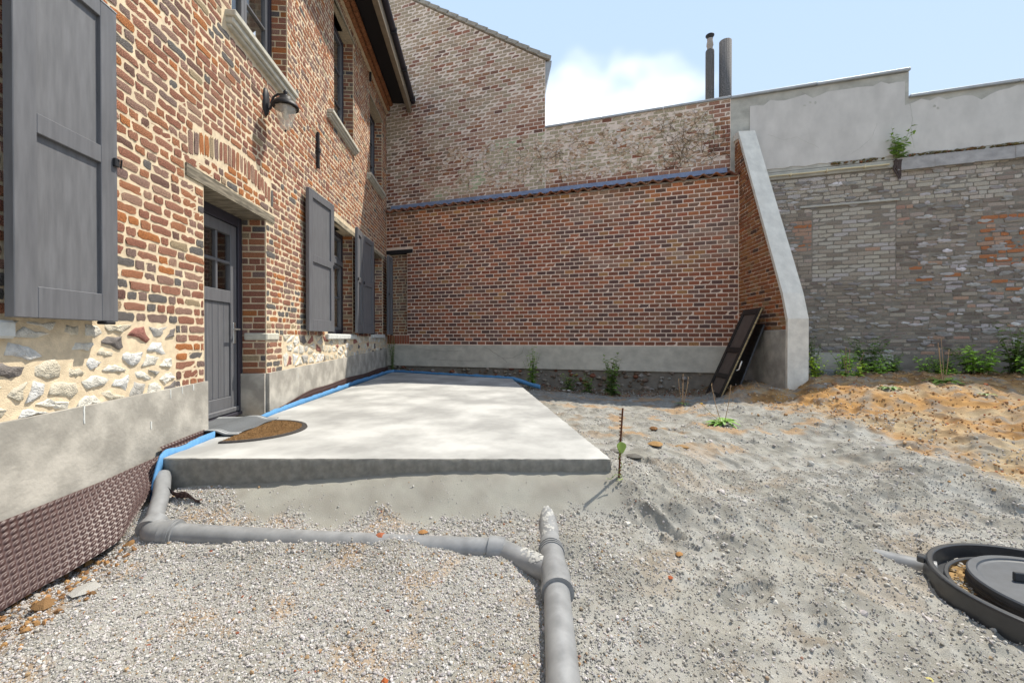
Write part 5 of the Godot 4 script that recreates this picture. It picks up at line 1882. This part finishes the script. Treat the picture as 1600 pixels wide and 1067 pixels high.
# ---------------------------------------------------------------- drain pipes
func drain():
	var o := thing("drain_pipe", "grey plastic drain pipes half sunk in the gravel", "pipe", P(-0.6, -0.3, 2.2))
	var r := 0.056
	var e := P(-1.74, -0.275, 2.42)
	var w := P(0.335, -0.315, 1.93)
	var st := mb(true)
	tube(st, [P(-2.0, -0.10, 2.86), P(-1.90, -0.17, 2.70), P(-1.80, -0.245, 2.50)], 0.043, 20)
	obj("riser", st, M.pvc, o)
	st = mb(true)
	var pts := []
	for k in 9:
		var t := k / 8.0 * PI / 2
		pts.append(e + Vector3(-0.045 + 0.10 * (1 - cos(t)) - 0.0, -0.005, -0.10 + 0.10 * sin(t)))
	tube(st, pts, 0.064, 22)
	tube(st, [e + Vector3(0.055, -0.005, 0.0), e + Vector3(0.125, -0.006, 0.004)], [0.069, 0.069], 22)
	tube(st, [e + Vector3(0.095, -0.006, 0.0), e + Vector3(0.112, -0.006, 0.001)], [0.075, 0.075], 22)
	tube(st, [e + Vector3(-0.045, 0.0, -0.03), e + Vector3(-0.055, 0.025, -0.10)], [0.068, 0.06], 22)
	obj("elbow", st, M.pvc, o)
	st = mb(true)
	var run := []
	for k in 13:
		var u := k / 12.0
		run.append((e + Vector3(0.1, -0.006, 0.002)).lerp(P(0.10, -0.325, 2.20), u) + Vector3(0, -0.006 * sin(u * PI), 0))
	tube(st, run, r, 24)
	obj("long_pipe", st, M.pvc, o)
	st = mb(true)
	tube(st, [P(0.05, -0.322, 2.205), P(0.13, -0.328, 2.19)], [0.067, 0.067], 22)
	tube(st, [P(0.115, -0.328, 2.195), P(0.22, -0.338, 2.10), P(0.345, -0.325, 1.965)], [0.058, 0.057, 0.056], 22)
	tube(st, [P(0.37, -0.30, 2.18), P(0.345, -0.31, 1.88)], 0.059, 22)
	tube(st, [P(0.353, -0.305, 1.985), P(0.349, -0.307, 1.93)], [0.0605, 0.0605], 22)
	for k in 3: tube(st, [P(0.367 - 0.001 * k, -0.301, 2.135 - k * 0.02), P(0.366 - 0.001 * k, -0.301, 2.128 - k * 0.02)], [0.0625, 0.0625], 22)
	tube(st, [P(0.350, -0.31, 1.935), P(0.336, -0.318, 1.79)], [0.066, 0.066], 24)
	tube(st, [P(0.338, -0.317, 1.815), P(0.336, -0.318, 1.787)], [0.071, 0.071], 24)
	obj("branch", st, M.pvc, o)
	st = mb(true)
	tube(st, [P(0.40, -0.245, 2.50), P(0.385, -0.29, 2.30), P(0.37, -0.303, 2.15)], [0.038, 0.057, 0.056], 22)
	obj("spigot", st, M.pvc, o).set_meta("label", "dusty pipe end rising out of the ground")
	st = mb(true)
	tube(st, [P(0.340, -0.318, 1.84), P(0.285, -0.330, 1.45), P(0.20, -0.345, 0.85)], r, 24)
	obj("near_pipe", st, M.pvc, o)
	# dried cement on the upper sides
	st = mb(true)
	for d in [[P(0.40, -0.245, 2.50), P(0.372, -0.303, 2.18), 0.0570], [P(0.22, -0.338, 2.11), P(0.32, -0.328, 1.99), 0.0585]]:
		for k in 120:
			var u := R.randf()
			var c: Vector3 = d[0].lerp(d[1], u)
			var a := R.randf_range(-0.9, 0.9)
			var ax: Vector3 = (d[1] - d[0]).normalized()
			var side := ax.cross(UP).normalized()
			var up := side.cross(ax)
			var rad: float = (0.039 + 0.018 * u if d[2] == 0.057 else d[2])
			var n := side * sin(a) + up * cos(a)
			clod_flat(st, c + n * rad, n, R.randf_range(0.002, 0.010))
	tag(obj("cement_dust", st, M.pvc_dust, o), "", "", "", "stuff")


func clod_flat(st: SurfaceTool, c: Vector3, n: Vector3, r: float):
	var s := n.cross(Vector3(0.3, 0.2, 1)).normalized()
	var u := n.cross(s)
	var last := Vector3()
	var first := Vector3()
	for i in 8:
		var a := TAU * i / 8
		var p := c + (s * cos(a) + u * sin(a)) * r * R.randf_range(0.6, 1.3) - n * 0.001
		if i == 0: first = p
		else: tri(st, c + n * 0.0015, last, p) if (last - c).cross(p - c).dot(n) > 0 else tri(st, c + n * 0.0015, p, last)
		last = p
	tri(st, c + n * 0.0015, last, first) if (last - c).cross(first - c).dot(n) > 0 else tri(st, c + n * 0.0015, first, last)


func manhole():
	var c := P(2.50, -0.30, 1.58)
	var o := thing("tank_riser", "round black plastic riser ring of the buried tank", "riser ring", c)
	var t := Transform3D(Basis(), c)
	var st := mb(true)
	lathe(st, t, [Vector2(0.476, -0.16), Vector2(0.462, -0.012), Vector2(0.458, -0.003), Vector2(0.452, 0.0), Vector2(0.438, 0.0), Vector2(0.434, -0.003), Vector2(0.430, -0.075)], 96, true)
	obj("outer_ring", st, M.black_plastic, o)
	st = mb(true)
	lathe(st, t, [Vector2(0.430, -0.075), Vector2(0.398, -0.072), Vector2(0.396, -0.046), Vector2(0.393, -0.043), Vector2(0.382, -0.043), Vector2(0.379, -0.046), Vector2(0.376, -0.14), Vector2(0.0, -0.15)], 96, true)
	obj("inner_ring", st, M.black_plastic, o)
	st = mb()
	bevel(st, Transform3D(Basis(UP, 0.6), c + Vector3(-0.335, -0.005, -0.335)), Vector3(0.05, 0.03, 0.03), 0.004)
	obj("lug", st, M.black_plastic, o)
	# sand and stones caught between ring and lid
	st = mb(true)
	var pit := []
	for k in 72:
		var a := TAU * k / 72
		var ring := []
		for j in 6:
			var r := lerpf(0.31, 0.378, j / 5.0)
			ring.append(c + Vector3(cos(a) * r, -0.066 + 0.012 * n_fine.get_noise_2d(cos(a) * r * 1.4, sin(a) * r * 1.4), sin(a) * r))
		pit.append(ring)
	for k in 72:
		for j in 5:
			st.set_color(vary(Color(0.46, 0.31, 0.14).lerp(Color(0.22, 0.14, 0.06), clampf(0.4 + 1.5 * n_mid.get_noise_2d(k * 0.2, j * 0.2), 0, 1))))
			quad(st, pit[k][j], pit[(k + 1) % 72][j], pit[(k + 1) % 72][j + 1], pit[k][j + 1])
	for k in 260:
		var a := R.randf() * TAU
		var r := R.randf_range(0.33, 0.373)
		st.set_color(vary(pick([Color(0.45, 0.33, 0.17), Color(0.25, 0.16, 0.07), Color(0.5, 0.45, 0.36)], [0.5, 0.3, 0.2])))
		clod(st, c + Vector3(cos(a) * r, -0.062, sin(a) * r), R.randf_range(0.003, 0.009))
	var s := obj("sand", st, M.soil)
	tag(s, "wet ochre sand lying between the black riser ring and its cover", "sand", "", "stuff")
	var l := thing("tank_cover", "round grey black plastic screw cover inside the riser ring", "manhole cover", c)
	st = mb(true)
	lathe(st, t, [Vector2(0.318, -0.135), Vector2(0.318, -0.02), Vector2(0.323, -0.018), Vector2(0.323, -0.002), Vector2(0.317, 0.004), Vector2(0.290, 0.004), Vector2(0.286, -0.004), Vector2(0.275, -0.006), Vector2(0.0, 0.0)], 96, true)
	obj("disc", st, M.lid_plastic, l)
	st = mb(true)
	for k in 5: lathe(st, t, [Vector2(0.318, -0.036 - k * 0.018), Vector2(0.326, -0.032 - k * 0.018), Vector2(0.318, -0.027 - k * 0.018)], 72)
	obj("thread", st, M.black_plastic, l)
	st = mb()
	bevel(st, Transform3D(Basis(UP, -0.36), c + Vector3(0.055, 0.016, -0.052)), Vector3(0.40, 0.038, 0.016), 0.003)
	obj("grip_rib", st, M.black_plastic, l)
	st = mb()
	bevel(st, Transform3D(Basis(UP, -0.36 + PI / 2), c + Vector3(0.055, 0.012, -0.052)), Vector3(0.16, 0.028, 0.016), 0.003)
	obj("grip_rib", st, M.black_plastic, l)
	var a := thing("pipe_stub", "grey plastic pipe sunk in the gravel left of the riser ring", "pipe", P(2.17, -0.36, 2.02))
	st = mb(true)
	tube(st, [P(2.12, -0.41, 2.12), P(2.17, -0.40, 2.02), P(2.26, -0.39, 1.92)], [0.05, 0.056, 0.056], 20)
	obj("pipe", st, M.pvc, a)
	var b := thing("pipe_stub", "short grey pipe end poking out before the riser ring", "pipe", P(1.95, -0.42, 1.55))
	st = mb(true)
	tube(st, [P(1.93, -0.452, 1.54), P(2.10, -0.440, 1.55)], 0.055, 20)
	obj("pipe", st, M.pvc, b)


# ---------------------------------------------------------------- leaning door leaves
func cam_pt(r: float, y: float, z: float) -> Vector3:   # right and forward of the place where the picture was taken
	return P(r * 0.99696 + z * 0.07796, y, z * 0.99696 - r * 0.07796)


func leaning_leaves():
	leaf_board("dark panelled door leaf with cream edge leaning on the buttress", cam_pt(3.28, -0.235, 6.72), cam_pt(3.34, -0.235, 7.34), cam_pt(3.945, 1.25, 6.90), true)
	leaf_board("plain dark board leaning behind the panelled door leaf", cam_pt(3.56, -0.22, 6.80), cam_pt(3.60, -0.22, 7.30), cam_pt(4.03, 1.0, 6.93), false)


func leaf_board(label: String, p0: Vector3, p1: Vector3, top: Vector3, panelled: bool):
	# p0 near foot, p1 far foot, top above p0
	var A := (p0 - p1).normalized()
	var U := (top - p0)
	U = (U - A * U.dot(A))
	var hgt := U.length()
	U = U.normalized()
	var N := A.cross(U)
	var w := p0.distance_to(p1)
	var o := thing("door_leaf", label, "door leaf", p0, "old door leaves against the buttress")
	var B := Basis(A, U, N)
	var blk := func(st: SurfaceTool, a0: float, a1: float, b0: float, b1: float, n0: float, n1: float, ch: float):
		bevel(st, Transform3D(B, p1 + A * (a0 + a1) / 2 + U * (b0 + b1) / 2 + N * (n0 + n1) / 2), Vector3(a1 - a0, b1 - b0, n1 - n0), ch)
	var st := mb()
	if panelled:
		for q in [[0, 0.09, 0, hgt], [w - 0.09, w - 0.002, 0, hgt], [0.09, w - 0.09, hgt - 0.1, hgt], [0.09, w - 0.09, hgt * 0.52, hgt * 0.52 + 0.09], [0.09, w - 0.09, hgt * 0.24, hgt * 0.24 + 0.08], [0.09, w - 0.09, 0, 0.13]]:
			blk.call(st, q[0], q[1], q[2], q[3], -0.022, 0.022, 0.004)
		obj("frame", st, M.old_wood, o)
		for q in [[0.13, hgt * 0.24], [hgt * 0.24 + 0.08, hgt * 0.52], [hgt * 0.52 + 0.09, hgt - 0.1]]:
			st = mb()
			blk.call(st, 0.09, w - 0.09, q[0], q[1], -0.01, 0.006, 0.0)
			obj("panel", st, M.door_panel, o)
		st = mb()
		blk.call(st, w - 0.002, w + 0.006, 0.005, hgt - 0.005, -0.006, 0.014, 0.0)
		obj("edge", st, M.cream_edge, o)
		st = mb(true)
		var c := p1 + A * (w + 0.01) + U * (hgt * 0.42) - N * 0.05
		tube(st, [c + U * 0.05, c, c - U * 0.09 - N * 0.01, c - U * 0.12 + N * 0.02], [0.012, 0.016, 0.013, 0.006], 6)
		obj("handle", st, M.steel, o)
	else:
		blk.call(st, 0, w, 0, hgt, -0.018, 0.018, 0.004)
		obj("board", st, M.old_wood, o)
		st = mb()
		blk.call(st, w + 0.0005, w + 0.006, 0.01, hgt - 0.01, -0.01, 0.01, 0.0)
		obj("edge", st, M.lid_plastic, o)


# ---------------------------------------------------------------- stake and plants
func stake():
	var x := 0.872
	var s := 2.60
	var y := gh(x, s)
	var o := thing("rusty_stake", "thin rusty stake at the slab corner", "stake", P(x, y, s))
	var st := mb(true)
	tube(st, [P(x, y - 0.1, s), P(x + 0.012, y + 0.19, s), P(x + 0.028, y + 0.435, s)], 0.006, 8)
	for k in 18: tube(st, [P(x + 0.012, y + 0.02 + k * 0.022, s), P(x + 0.013, y + 0.026 + k * 0.022, s)], 0.0072, 8)
	obj("rod", st, M.rust, o)
	var v := thing("bindweed", "young vine with one round green leaf on the rusty stake", "plant", P(x, y, s))
	st = mb(true)
	st.set_color(Color(0.22, 0.30, 0.07))
	var pts := []
	for k in 14: pts.append(P(x + 0.012 + 0.012 * cos(k * 1.1), y + k * 0.0145, s + 0.012 * sin(k * 1.1)))
	tube(st, pts, 0.0022, 5)
	tube(st, [P(x + 0.01, y + 0.02, s - 0.01), P(x - 0.03, y + 0.03, s - 0.03), P(x - 0.06, y + 0.005, s - 0.04), P(x - 0.085, y + 0.012, s - 0.05)], 0.002, 5)
	obj("stem", st, M.stalk, v)
	st = mb(true)
	var c := P(x + 0.008, y + 0.20, s - 0.018)
	for k in 2:
		st.set_color(Color(0.25, 0.34, 0.07))
		blade(st, c + Vector3(0, 0.028, 0), Vector3(0.15 - k * 0.3, -1, 0.25).normalized(), Vector3(0.1, 0.3, 1).normalized(), 0.062, 0.030 if k == 0 else 0.026, 0.01)
	obj("leaf", st, M.leaf, v)
	st = mb(true)
	for k in 8:
		var a := k * 0.8
		st.set_color(vary(Color(0.22, 0.29, 0.08)))
		blade(st, P(x - 0.03 + R.randf_range(-0.05, 0.05), gh(x - 0.03, s - 0.03) + 0.012, s - 0.03 + R.randf_range(-0.04, 0.04)), Vector3(cos(a), 0.4, sin(a)).normalized(), UP, 0.022, 0.006, 0.003)
	tag(obj("small_leaves", st, M.leaf, v), "", "", "", "stuff")


func blade(st: SurfaceTool, root: Vector3, dir: Vector3, face: Vector3, length: float, half: float, droop: float, teeth := 0.0):
	# a leaf: a folded strip that widens and tapers, bending down by droop towards its tip
	var side := dir.cross(face).normalized()
	var n := 7
	var L := []
	var MM := []
	var RR := []
	for k in n:
		var u := k / float(n - 1)
		var w := half * sin(PI * pow(u, 0.75)) * (1.0 + teeth * (1 if k % 2 else -1))
		if k == 0: w = half * 0.12
		var p := root + dir * length * u - UP * droop * u * u
		MM.append(p)
		L.append(p - side * w + face * w * 0.25)
		RR.append(p + side * w + face * w * 0.25)
	for k in n - 1:
		quad(st, MM[k], MM[k + 1], L[k + 1], L[k])
		quad(st, RR[k], RR[k + 1], MM[k + 1], MM[k])


func weed(called: String, label: String, group: String, x: float, s: float, tall: float, stems: int, spread: float, size: float, tone: Color, y0 := INF):
	var y := gh(x, s) if y0 == INF else y0
	tall *= 1.7 if s > 7.3 else 1.3
	if s > 7.3: size *= 1.25
	size *= 1.3
	tone = Color(tone.r * 2.1, tone.g * 2.1, tone.b * 1.6)
	var o := thing(called, label, "plant", P(x, y, s), group)
	var st := mb(true)
	var lv := mb(true)
	for k in int(stems * 1.5):
		var a := R.randf() * TAU
		var lean := R.randf_range(0.1, 0.55) * spread
		var hgt := tall * R.randf_range(0.6, 1.05)
		var r0 := spread * 0.12 * R.randf()
		var pts := []
		var rr := []
		for i in 7:
			var u := i / 6.0
			pts.append(P(x, y - 0.02, s) + Vector3(cos(a) * (r0 + lean * hgt * u * u), hgt * u * (1 - 0.12 * lean * u), sin(a) * (r0 + lean * hgt * u * u)))
			rr.append(0.0035 * (1.0 - 0.75 * u) * (0.6 + tall))
		st.set_color(vary(Color(0.12, 0.17, 0.05)))
		tube(st, pts, rr, 5, false)
		var n := int(hgt / size * 2.6) + 4
		for i in n:
			var u := 0.08 + 0.92 * i / n
			var p: Vector3 = pts[int(u * 5.99)].lerp(pts[int(u * 5.99) + 1], u * 5.99 - int(u * 5.99))
			var b := i * 2.4 + R.randf() * 0.8
			var d := Vector3(cos(b), R.randf_range(0.0, 0.7), sin(b)).normalized()
			var l := size * R.randf_range(0.6, 1.15) * (1.0 - 0.45 * u)
			lv.set_color(vary(tone.lerp(Color(tone.r * 1.5, tone.g * 1.35, tone.b), u), 0.25))
			blade(lv, p, d, UP.lerp(Vector3(R.randf_range(-1, 1), 1, R.randf_range(-1, 1)).normalized(), 0.4).normalized(), l, l * R.randf_range(0.17, 0.27), l * 0.35, 0.12)
	obj("stems", st, M.stalk, o)
	tag(obj("leaves", lv, M.leaf, o), "", "", "", "stuff")


func dandelion(label: String, x: float, s: float, size: float, n: int, flowers: Array, dry: Array, tone: Color):
	var y := gh(x, s)
	var o := thing("dandelion", label, "plant", P(x, y, s), "dandelions on bare ground")
	for k in n:
		var lv := mb(true)
		var a := TAU * k / n + R.randf() * 0.4
		var up := R.randf_range(0.25, 0.9)
		lv.set_color(vary(tone, 0.25))
		blade(lv, P(x, y + 0.01, s) + Vector3(cos(a), 0, sin(a)) * 0.015, Vector3(cos(a), up, sin(a)).normalized(), Vector3(-cos(a) * up, 1, -sin(a) * up).normalized(), size * R.randf_range(0.7, 1.15), size * 0.13, size * (0.3 + 0.35 * up), 0.28)
		obj("leaf", lv, M.leaf, o)
	for d in flowers:
		var st := mb(true)
		st.set_color(Color(0.22, 0.20, 0.10))
		var top := P(x, y, s) + Vector3(d[0], d[1], d[2])
		tube(st, [P(x, y, s), P(x, y, s).lerp(top, 0.5) + Vector3(d[0] * 0.12, d[1] * 0.08, 0), top], 0.003, 5)
		var q := obj("flower_stalk", st, M.stalk, o)
		st = mb()
		for k in 22:
			var a := k * 2.4
			var dir := Vector3(cos(a), 0.2 + k * 0.06, sin(a)).normalized()
			blade(st, top, dir, UP, 0.021, 0.0045, 0.004)
		obj("flower", st, M.petal, q)
	for d in dry:
		var st := mb(true)
		st.set_color(vary(Color(0.40, 0.27, 0.15)))
		var top := P(x, y, s) + Vector3(d[0], d[1], d[2])
		tube(st, [P(x, y, s) + Vector3(d[0] * 0.15, 0, 0), P(x, y, s).lerp(top, 0.55) + Vector3(d[0] * 0.15, 0, 0), top], [0.004, 0.0035, 0.003], 5)
		tube(st, [top, top + Vector3(0.003, 0.025, 0)], [0.007, 0.003], 6)
		obj("seed_stalk", st, M.stalk, o)


func plants():
	var dark := Color(0.055, 0.095, 0.03)
	var lush := Color(0.13, 0.23, 0.04)
	var lime := Color(0.24, 0.33, 0.06)
	dandelion("dandelion with yellow flower on the grey sand right of the stake", 2.66, 4.45, 0.21, 20, [[-0.16, 0.20, -0.15]], [[-0.10, 0.42, -0.05], [0.12, 0.40, -0.05]], Color(0.16, 0.30, 0.05))
	dandelion("lime green dandelion with dry stalks on the sand mound", 6.0, 5.05, 0.26, 22, [], [[-0.02, 0.50, -0.05], [0.06, 0.56, -0.08], [0.10, 0.42, -0.02], [-0.06, 0.44, 0.0]], lime)
	dandelion("small dandelion rosette low on the sand mound's slope", 4.95, 4.75, 0.13, 12, [], [], Color(0.15, 0.26, 0.06))
	dandelion("tiny dandelion near the lower edge of the sand mound", 5.7, 4.35, 0.10, 9, [], [], Color(0.15, 0.22, 0.06))
	dandelion("sparse weed rosette at the right end of the sand mound", 6.15, 4.2, 0.13, 9, [], [[0.02, 0.14, 0.0], [-0.03, 0.12, 0.0]], Color(0.17, 0.24, 0.06))
	dandelion("tuft of dry pale stalks on the dark soil left of the leaning leaf", 2.85, 5.75, 0.12, 9, [], [[-0.06, 0.34, 0], [0.03, 0.40, -0.05], [0.09, 0.36, -0.02], [-0.02, 0.28, 0.04], [0.05, 0.30, 0.05]], Color(0.12, 0.2, 0.05))
	dandelion("tuft of curved dry stalks beside the buttress weeds", 5.55, 6.0, 0.2, 14, [], [[-0.03, 0.42, 0], [0.08, 0.38, -0.05], [0.28, 0.34, -0.02], [-0.06, 0.25, 0.0]], lush)
	var g1 := "weeds along the foot of the garden wall"
	weed("weed_plant", "leafy green weed by the loose blue strip end", g1, 1.05, 8.35, 0.50, 9, 0.5, 0.075, Color(0.09, 0.16, 0.04))
	weed("weed_plant", "low dark weed between two taller ones at the garden wall", g1, 1.75, 8.2, 0.24, 8, 0.9, 0.08, dark)
	weed("weed_plant", "bushy dark weed with upright tip in the middle of the garden wall", g1, 2.35, 7.45, 0.46, 11, 0.6, 0.10, dark)
	weed("weed_plant", "small weed left of the dark bushy one", g1, 2.05, 7.75, 0.24, 6, 0.8, 0.08, dark)
	weed("weed_plant", "thin weed sprouting in the corner of house and garden wall", g1, -2.0, 10.05, 0.5, 5, 0.3, 0.05, dark, 0.06)
	var g2 := "weeds along the foot of the grey wall"
	weed("weed_plant", "yellowish weed standing against the buttress foot", g2, 5.42, 6.42, 0.36, 7, 0.6, 0.085, lime)
	weed("weed_plant", "dark nettle rising behind the buttress edge", g2, 5.75, 6.9, 0.62, 6, 0.4, 0.10, dark)
	weed("weed_plant", "dark spreading shrub before the cement patch", g2, 6.45, 6.55, 0.50, 12, 0.9, 0.12, dark)
	weed("weed_plant", "low lime weed on the mound before the dark shrub", g2, 5.75, 6.2, 0.26, 9, 1.1, 0.09, lime)
	weed("weed_plant", "low lush weed between the dry stalks and the shrub", g2, 6.2, 6.15, 0.24, 9, 1.2, 0.09, lush)
	weed("weed_plant", "tall dark leafy shrub against the grey wall's low brickwork", g2, 7.95, 5.7, 0.72, 12, 0.7, 0.14, dark)
	weed("weed_plant", "lush low weed left of the tall dark shrub", g2, 7.4, 5.75, 0.35, 12, 1.1, 0.11, lush)
	weed("weed_plant", "lush low weed under the tall dark shrub", g2, 7.75, 5.3, 0.27, 12, 1.3, 0.10, lush)
	weed("weed_plant", "dark leafy weed at the right end of the grey wall", g2, 8.35, 5.4, 0.42, 10, 1.0, 0.13, dark)
	weed("weed_plant", "thin weed halfway along the grey wall", g2, 6.95, 6.15, 0.25, 7, 1.0, 0.08, lush)
	weed("weed_plant", "low green weed on the bare sand at the grey wall", g2, 7.0, 5.85, 0.14, 9, 1.4, 0.07, lush)
	for d in [[6.7, 6.4, 0.3, dark], [6.05, 6.6, 0.34, lush], [8.1, 5.15, 0.3, dark], [8.6, 5.1, 0.45, lush], [7.2, 6.05, 0.28, dark], [7.6, 5.95, 0.4, dark]]:
		var words := {6.7: "dark weed right of the spreading shrub", 6.05: "lush weed just left of the spreading shrub", 8.1: "dark weed in front of the right end shrub", 8.6: "lush tall weed outermost along the grey wall", 7.2: "dark weed before the low wall's left brick edge", 7.6: "dark weed close behind the tall leafy shrub"}
		weed("weed_plant", words[d[0]], g2, d[0], d[1], d[2], 11, 1.0, 0.10, d[3])
	var p := fp(HW, 9.93, 3.82, 0.06)
	weed("buddleia", "bushy seedling growing out of the ledge under the grey render", "", p.x, -p.z, 0.36, 9, 0.8, 0.11, Color(0.10, 0.17, 0.06), p.y)
	p = fp(HW, 9.95, 3.62, 0.03)
	var st := mb(true)
	for k in 9:
		st.set_color(Color(0.07, 0.05, 0.045))
		tube(st, [p + HW.A * R.randf_range(-0.04, 0.06) + UP * 0.15, p + HW.A * R.randf_range(-0.05, 0.05), p + HW.A * R.randf_range(-0.03, 0.06) - UP * R.randf_range(0.05, 0.2)], [0.02, 0.016, 0.004], 6)
	tag(obj("dead_roots", st, M.stalk), "dark dead roots hanging below the seedling on the grey wall", "roots")


func loose_things():
	var st := mb(true)
	for d in [[-1.76, 2.06, 0.055, Color(0.50, 0.49, 0.46), "flat grey stone on the gravel near the membrane", 0.35], [-1.87, 1.98, 0.04, Color(0.28, 0.165, 0.08), "lump of ochre clay beside the flat grey stone", 0.8], [-2.0, 1.42, 0.05, Color(0.27, 0.16, 0.075), "big ochre clay clod at the foot of the membrane", 0.6],
			[-0.52, 2.28, 0.024, Color(0.42, 0.15, 0.08), "red brick chip behind the long drain pipe", 0.8], [-0.30, 2.31, 0.022, Color(0.46, 0.24, 0.10), "orange chip on the cement skirt", 0.7], [1.55, 3.62, 0.07, Color(0.42, 0.26, 0.12), "ochre sand lump right of the slab", 0.45], [1.75, 3.55, 0.05, Color(0.46, 0.29, 0.14), "smaller ochre lump beside the first one right of the slab", 0.5],
			[1.75, 4.15, 0.06, Color(0.26, 0.14, 0.065), "brown clay clod before the dandelion", 0.6], [1.2, 3.2, 0.055, Color(0.20, 0.19, 0.17), "dark grey mortar lump at the slab's right edge", 0.6], [1.12, 3.42, 0.045, Color(0.24, 0.225, 0.2), "grey mortar lump just behind the dark one", 0.6], [0.87, 1.87, 0.014, Color(0.42, 0.13, 0.06), "small red brick crumb on the grey sand", 0.8],
			[-0.31, 1.42, 0.016, Color(0.45, 0.13, 0.05), "red brick crumb in the near gravel", 0.8], [1.0, 2.05, 0.02, Color(0.44, 0.24, 0.10), "orange crumb right of the pipe branch", 0.7], [1.5, 1.3, 0.014, Color(0.62, 0.55, 0.20), "yellowed scrap on the grey sand", 0.5]]:
		st = mb()
		st.set_color(d[3])
		var x: float = d[0]; var s: float = d[1]; var r: float = d[2]
		var y := gh(x, s)
		clod(st, Vector3.ZERO, r)
		var o := obj("clay_lump" if d[3].g < 0.3 and d[3].r > 0.25 else "stone", st, M.soil)
		o.scale = Vector3(1, d[5], 1)
		o.position = P(x, y + r * d[5] * 0.4, s)
		tag(o, d[4], "stone" if d[3].b > 0.15 else "lump", "loose lumps and chips on the ground")
	# grey building blocks behind the buttress
	for d in [[5.72, 6.55, 0.3, 0.10, 0.1, "grey concrete block lying behind the buttress weed"], [5.95, 6.42, -0.1, 0.08, 0.25, "thin grey slab piece beside the concrete block"]]:
		st = mb()
		bevel(st, Transform3D(Basis(UP, d[4]), P(d[0], gh(d[0], d[1]) + d[3] / 2, d[1])), Vector3(0.34, d[3], 0.16), 0.008)
		tag(obj("concrete_block", st, M.block), d[5], "block", "concrete pieces by the buttress")
	# offcut of white plastic sheet in the trench
	for d in [[1.55, 7.75, "crumpled pale plastic scrap between the garden wall weeds"], [0.98, 8.0, "crumpled pale scrap at the loose blue strip end"]]:
		st = mb(true)
		var last := []
		for i in 9:
			var now := []
			for j in 5: now.append(P(d[0] + i * 0.022, gh(d[0], d[1]) + 0.02 + R.randf() * 0.03, d[1] + j * 0.025 + R.randf_range(-0.006, 0.006)))
			if last: for j in 4: quad(st, last[j], now[j], now[j + 1], last[j + 1])
			last = now
		tag(obj("plastic_scrap", st, M.coping), d[2], "scrap", "plastic scraps in the trench")
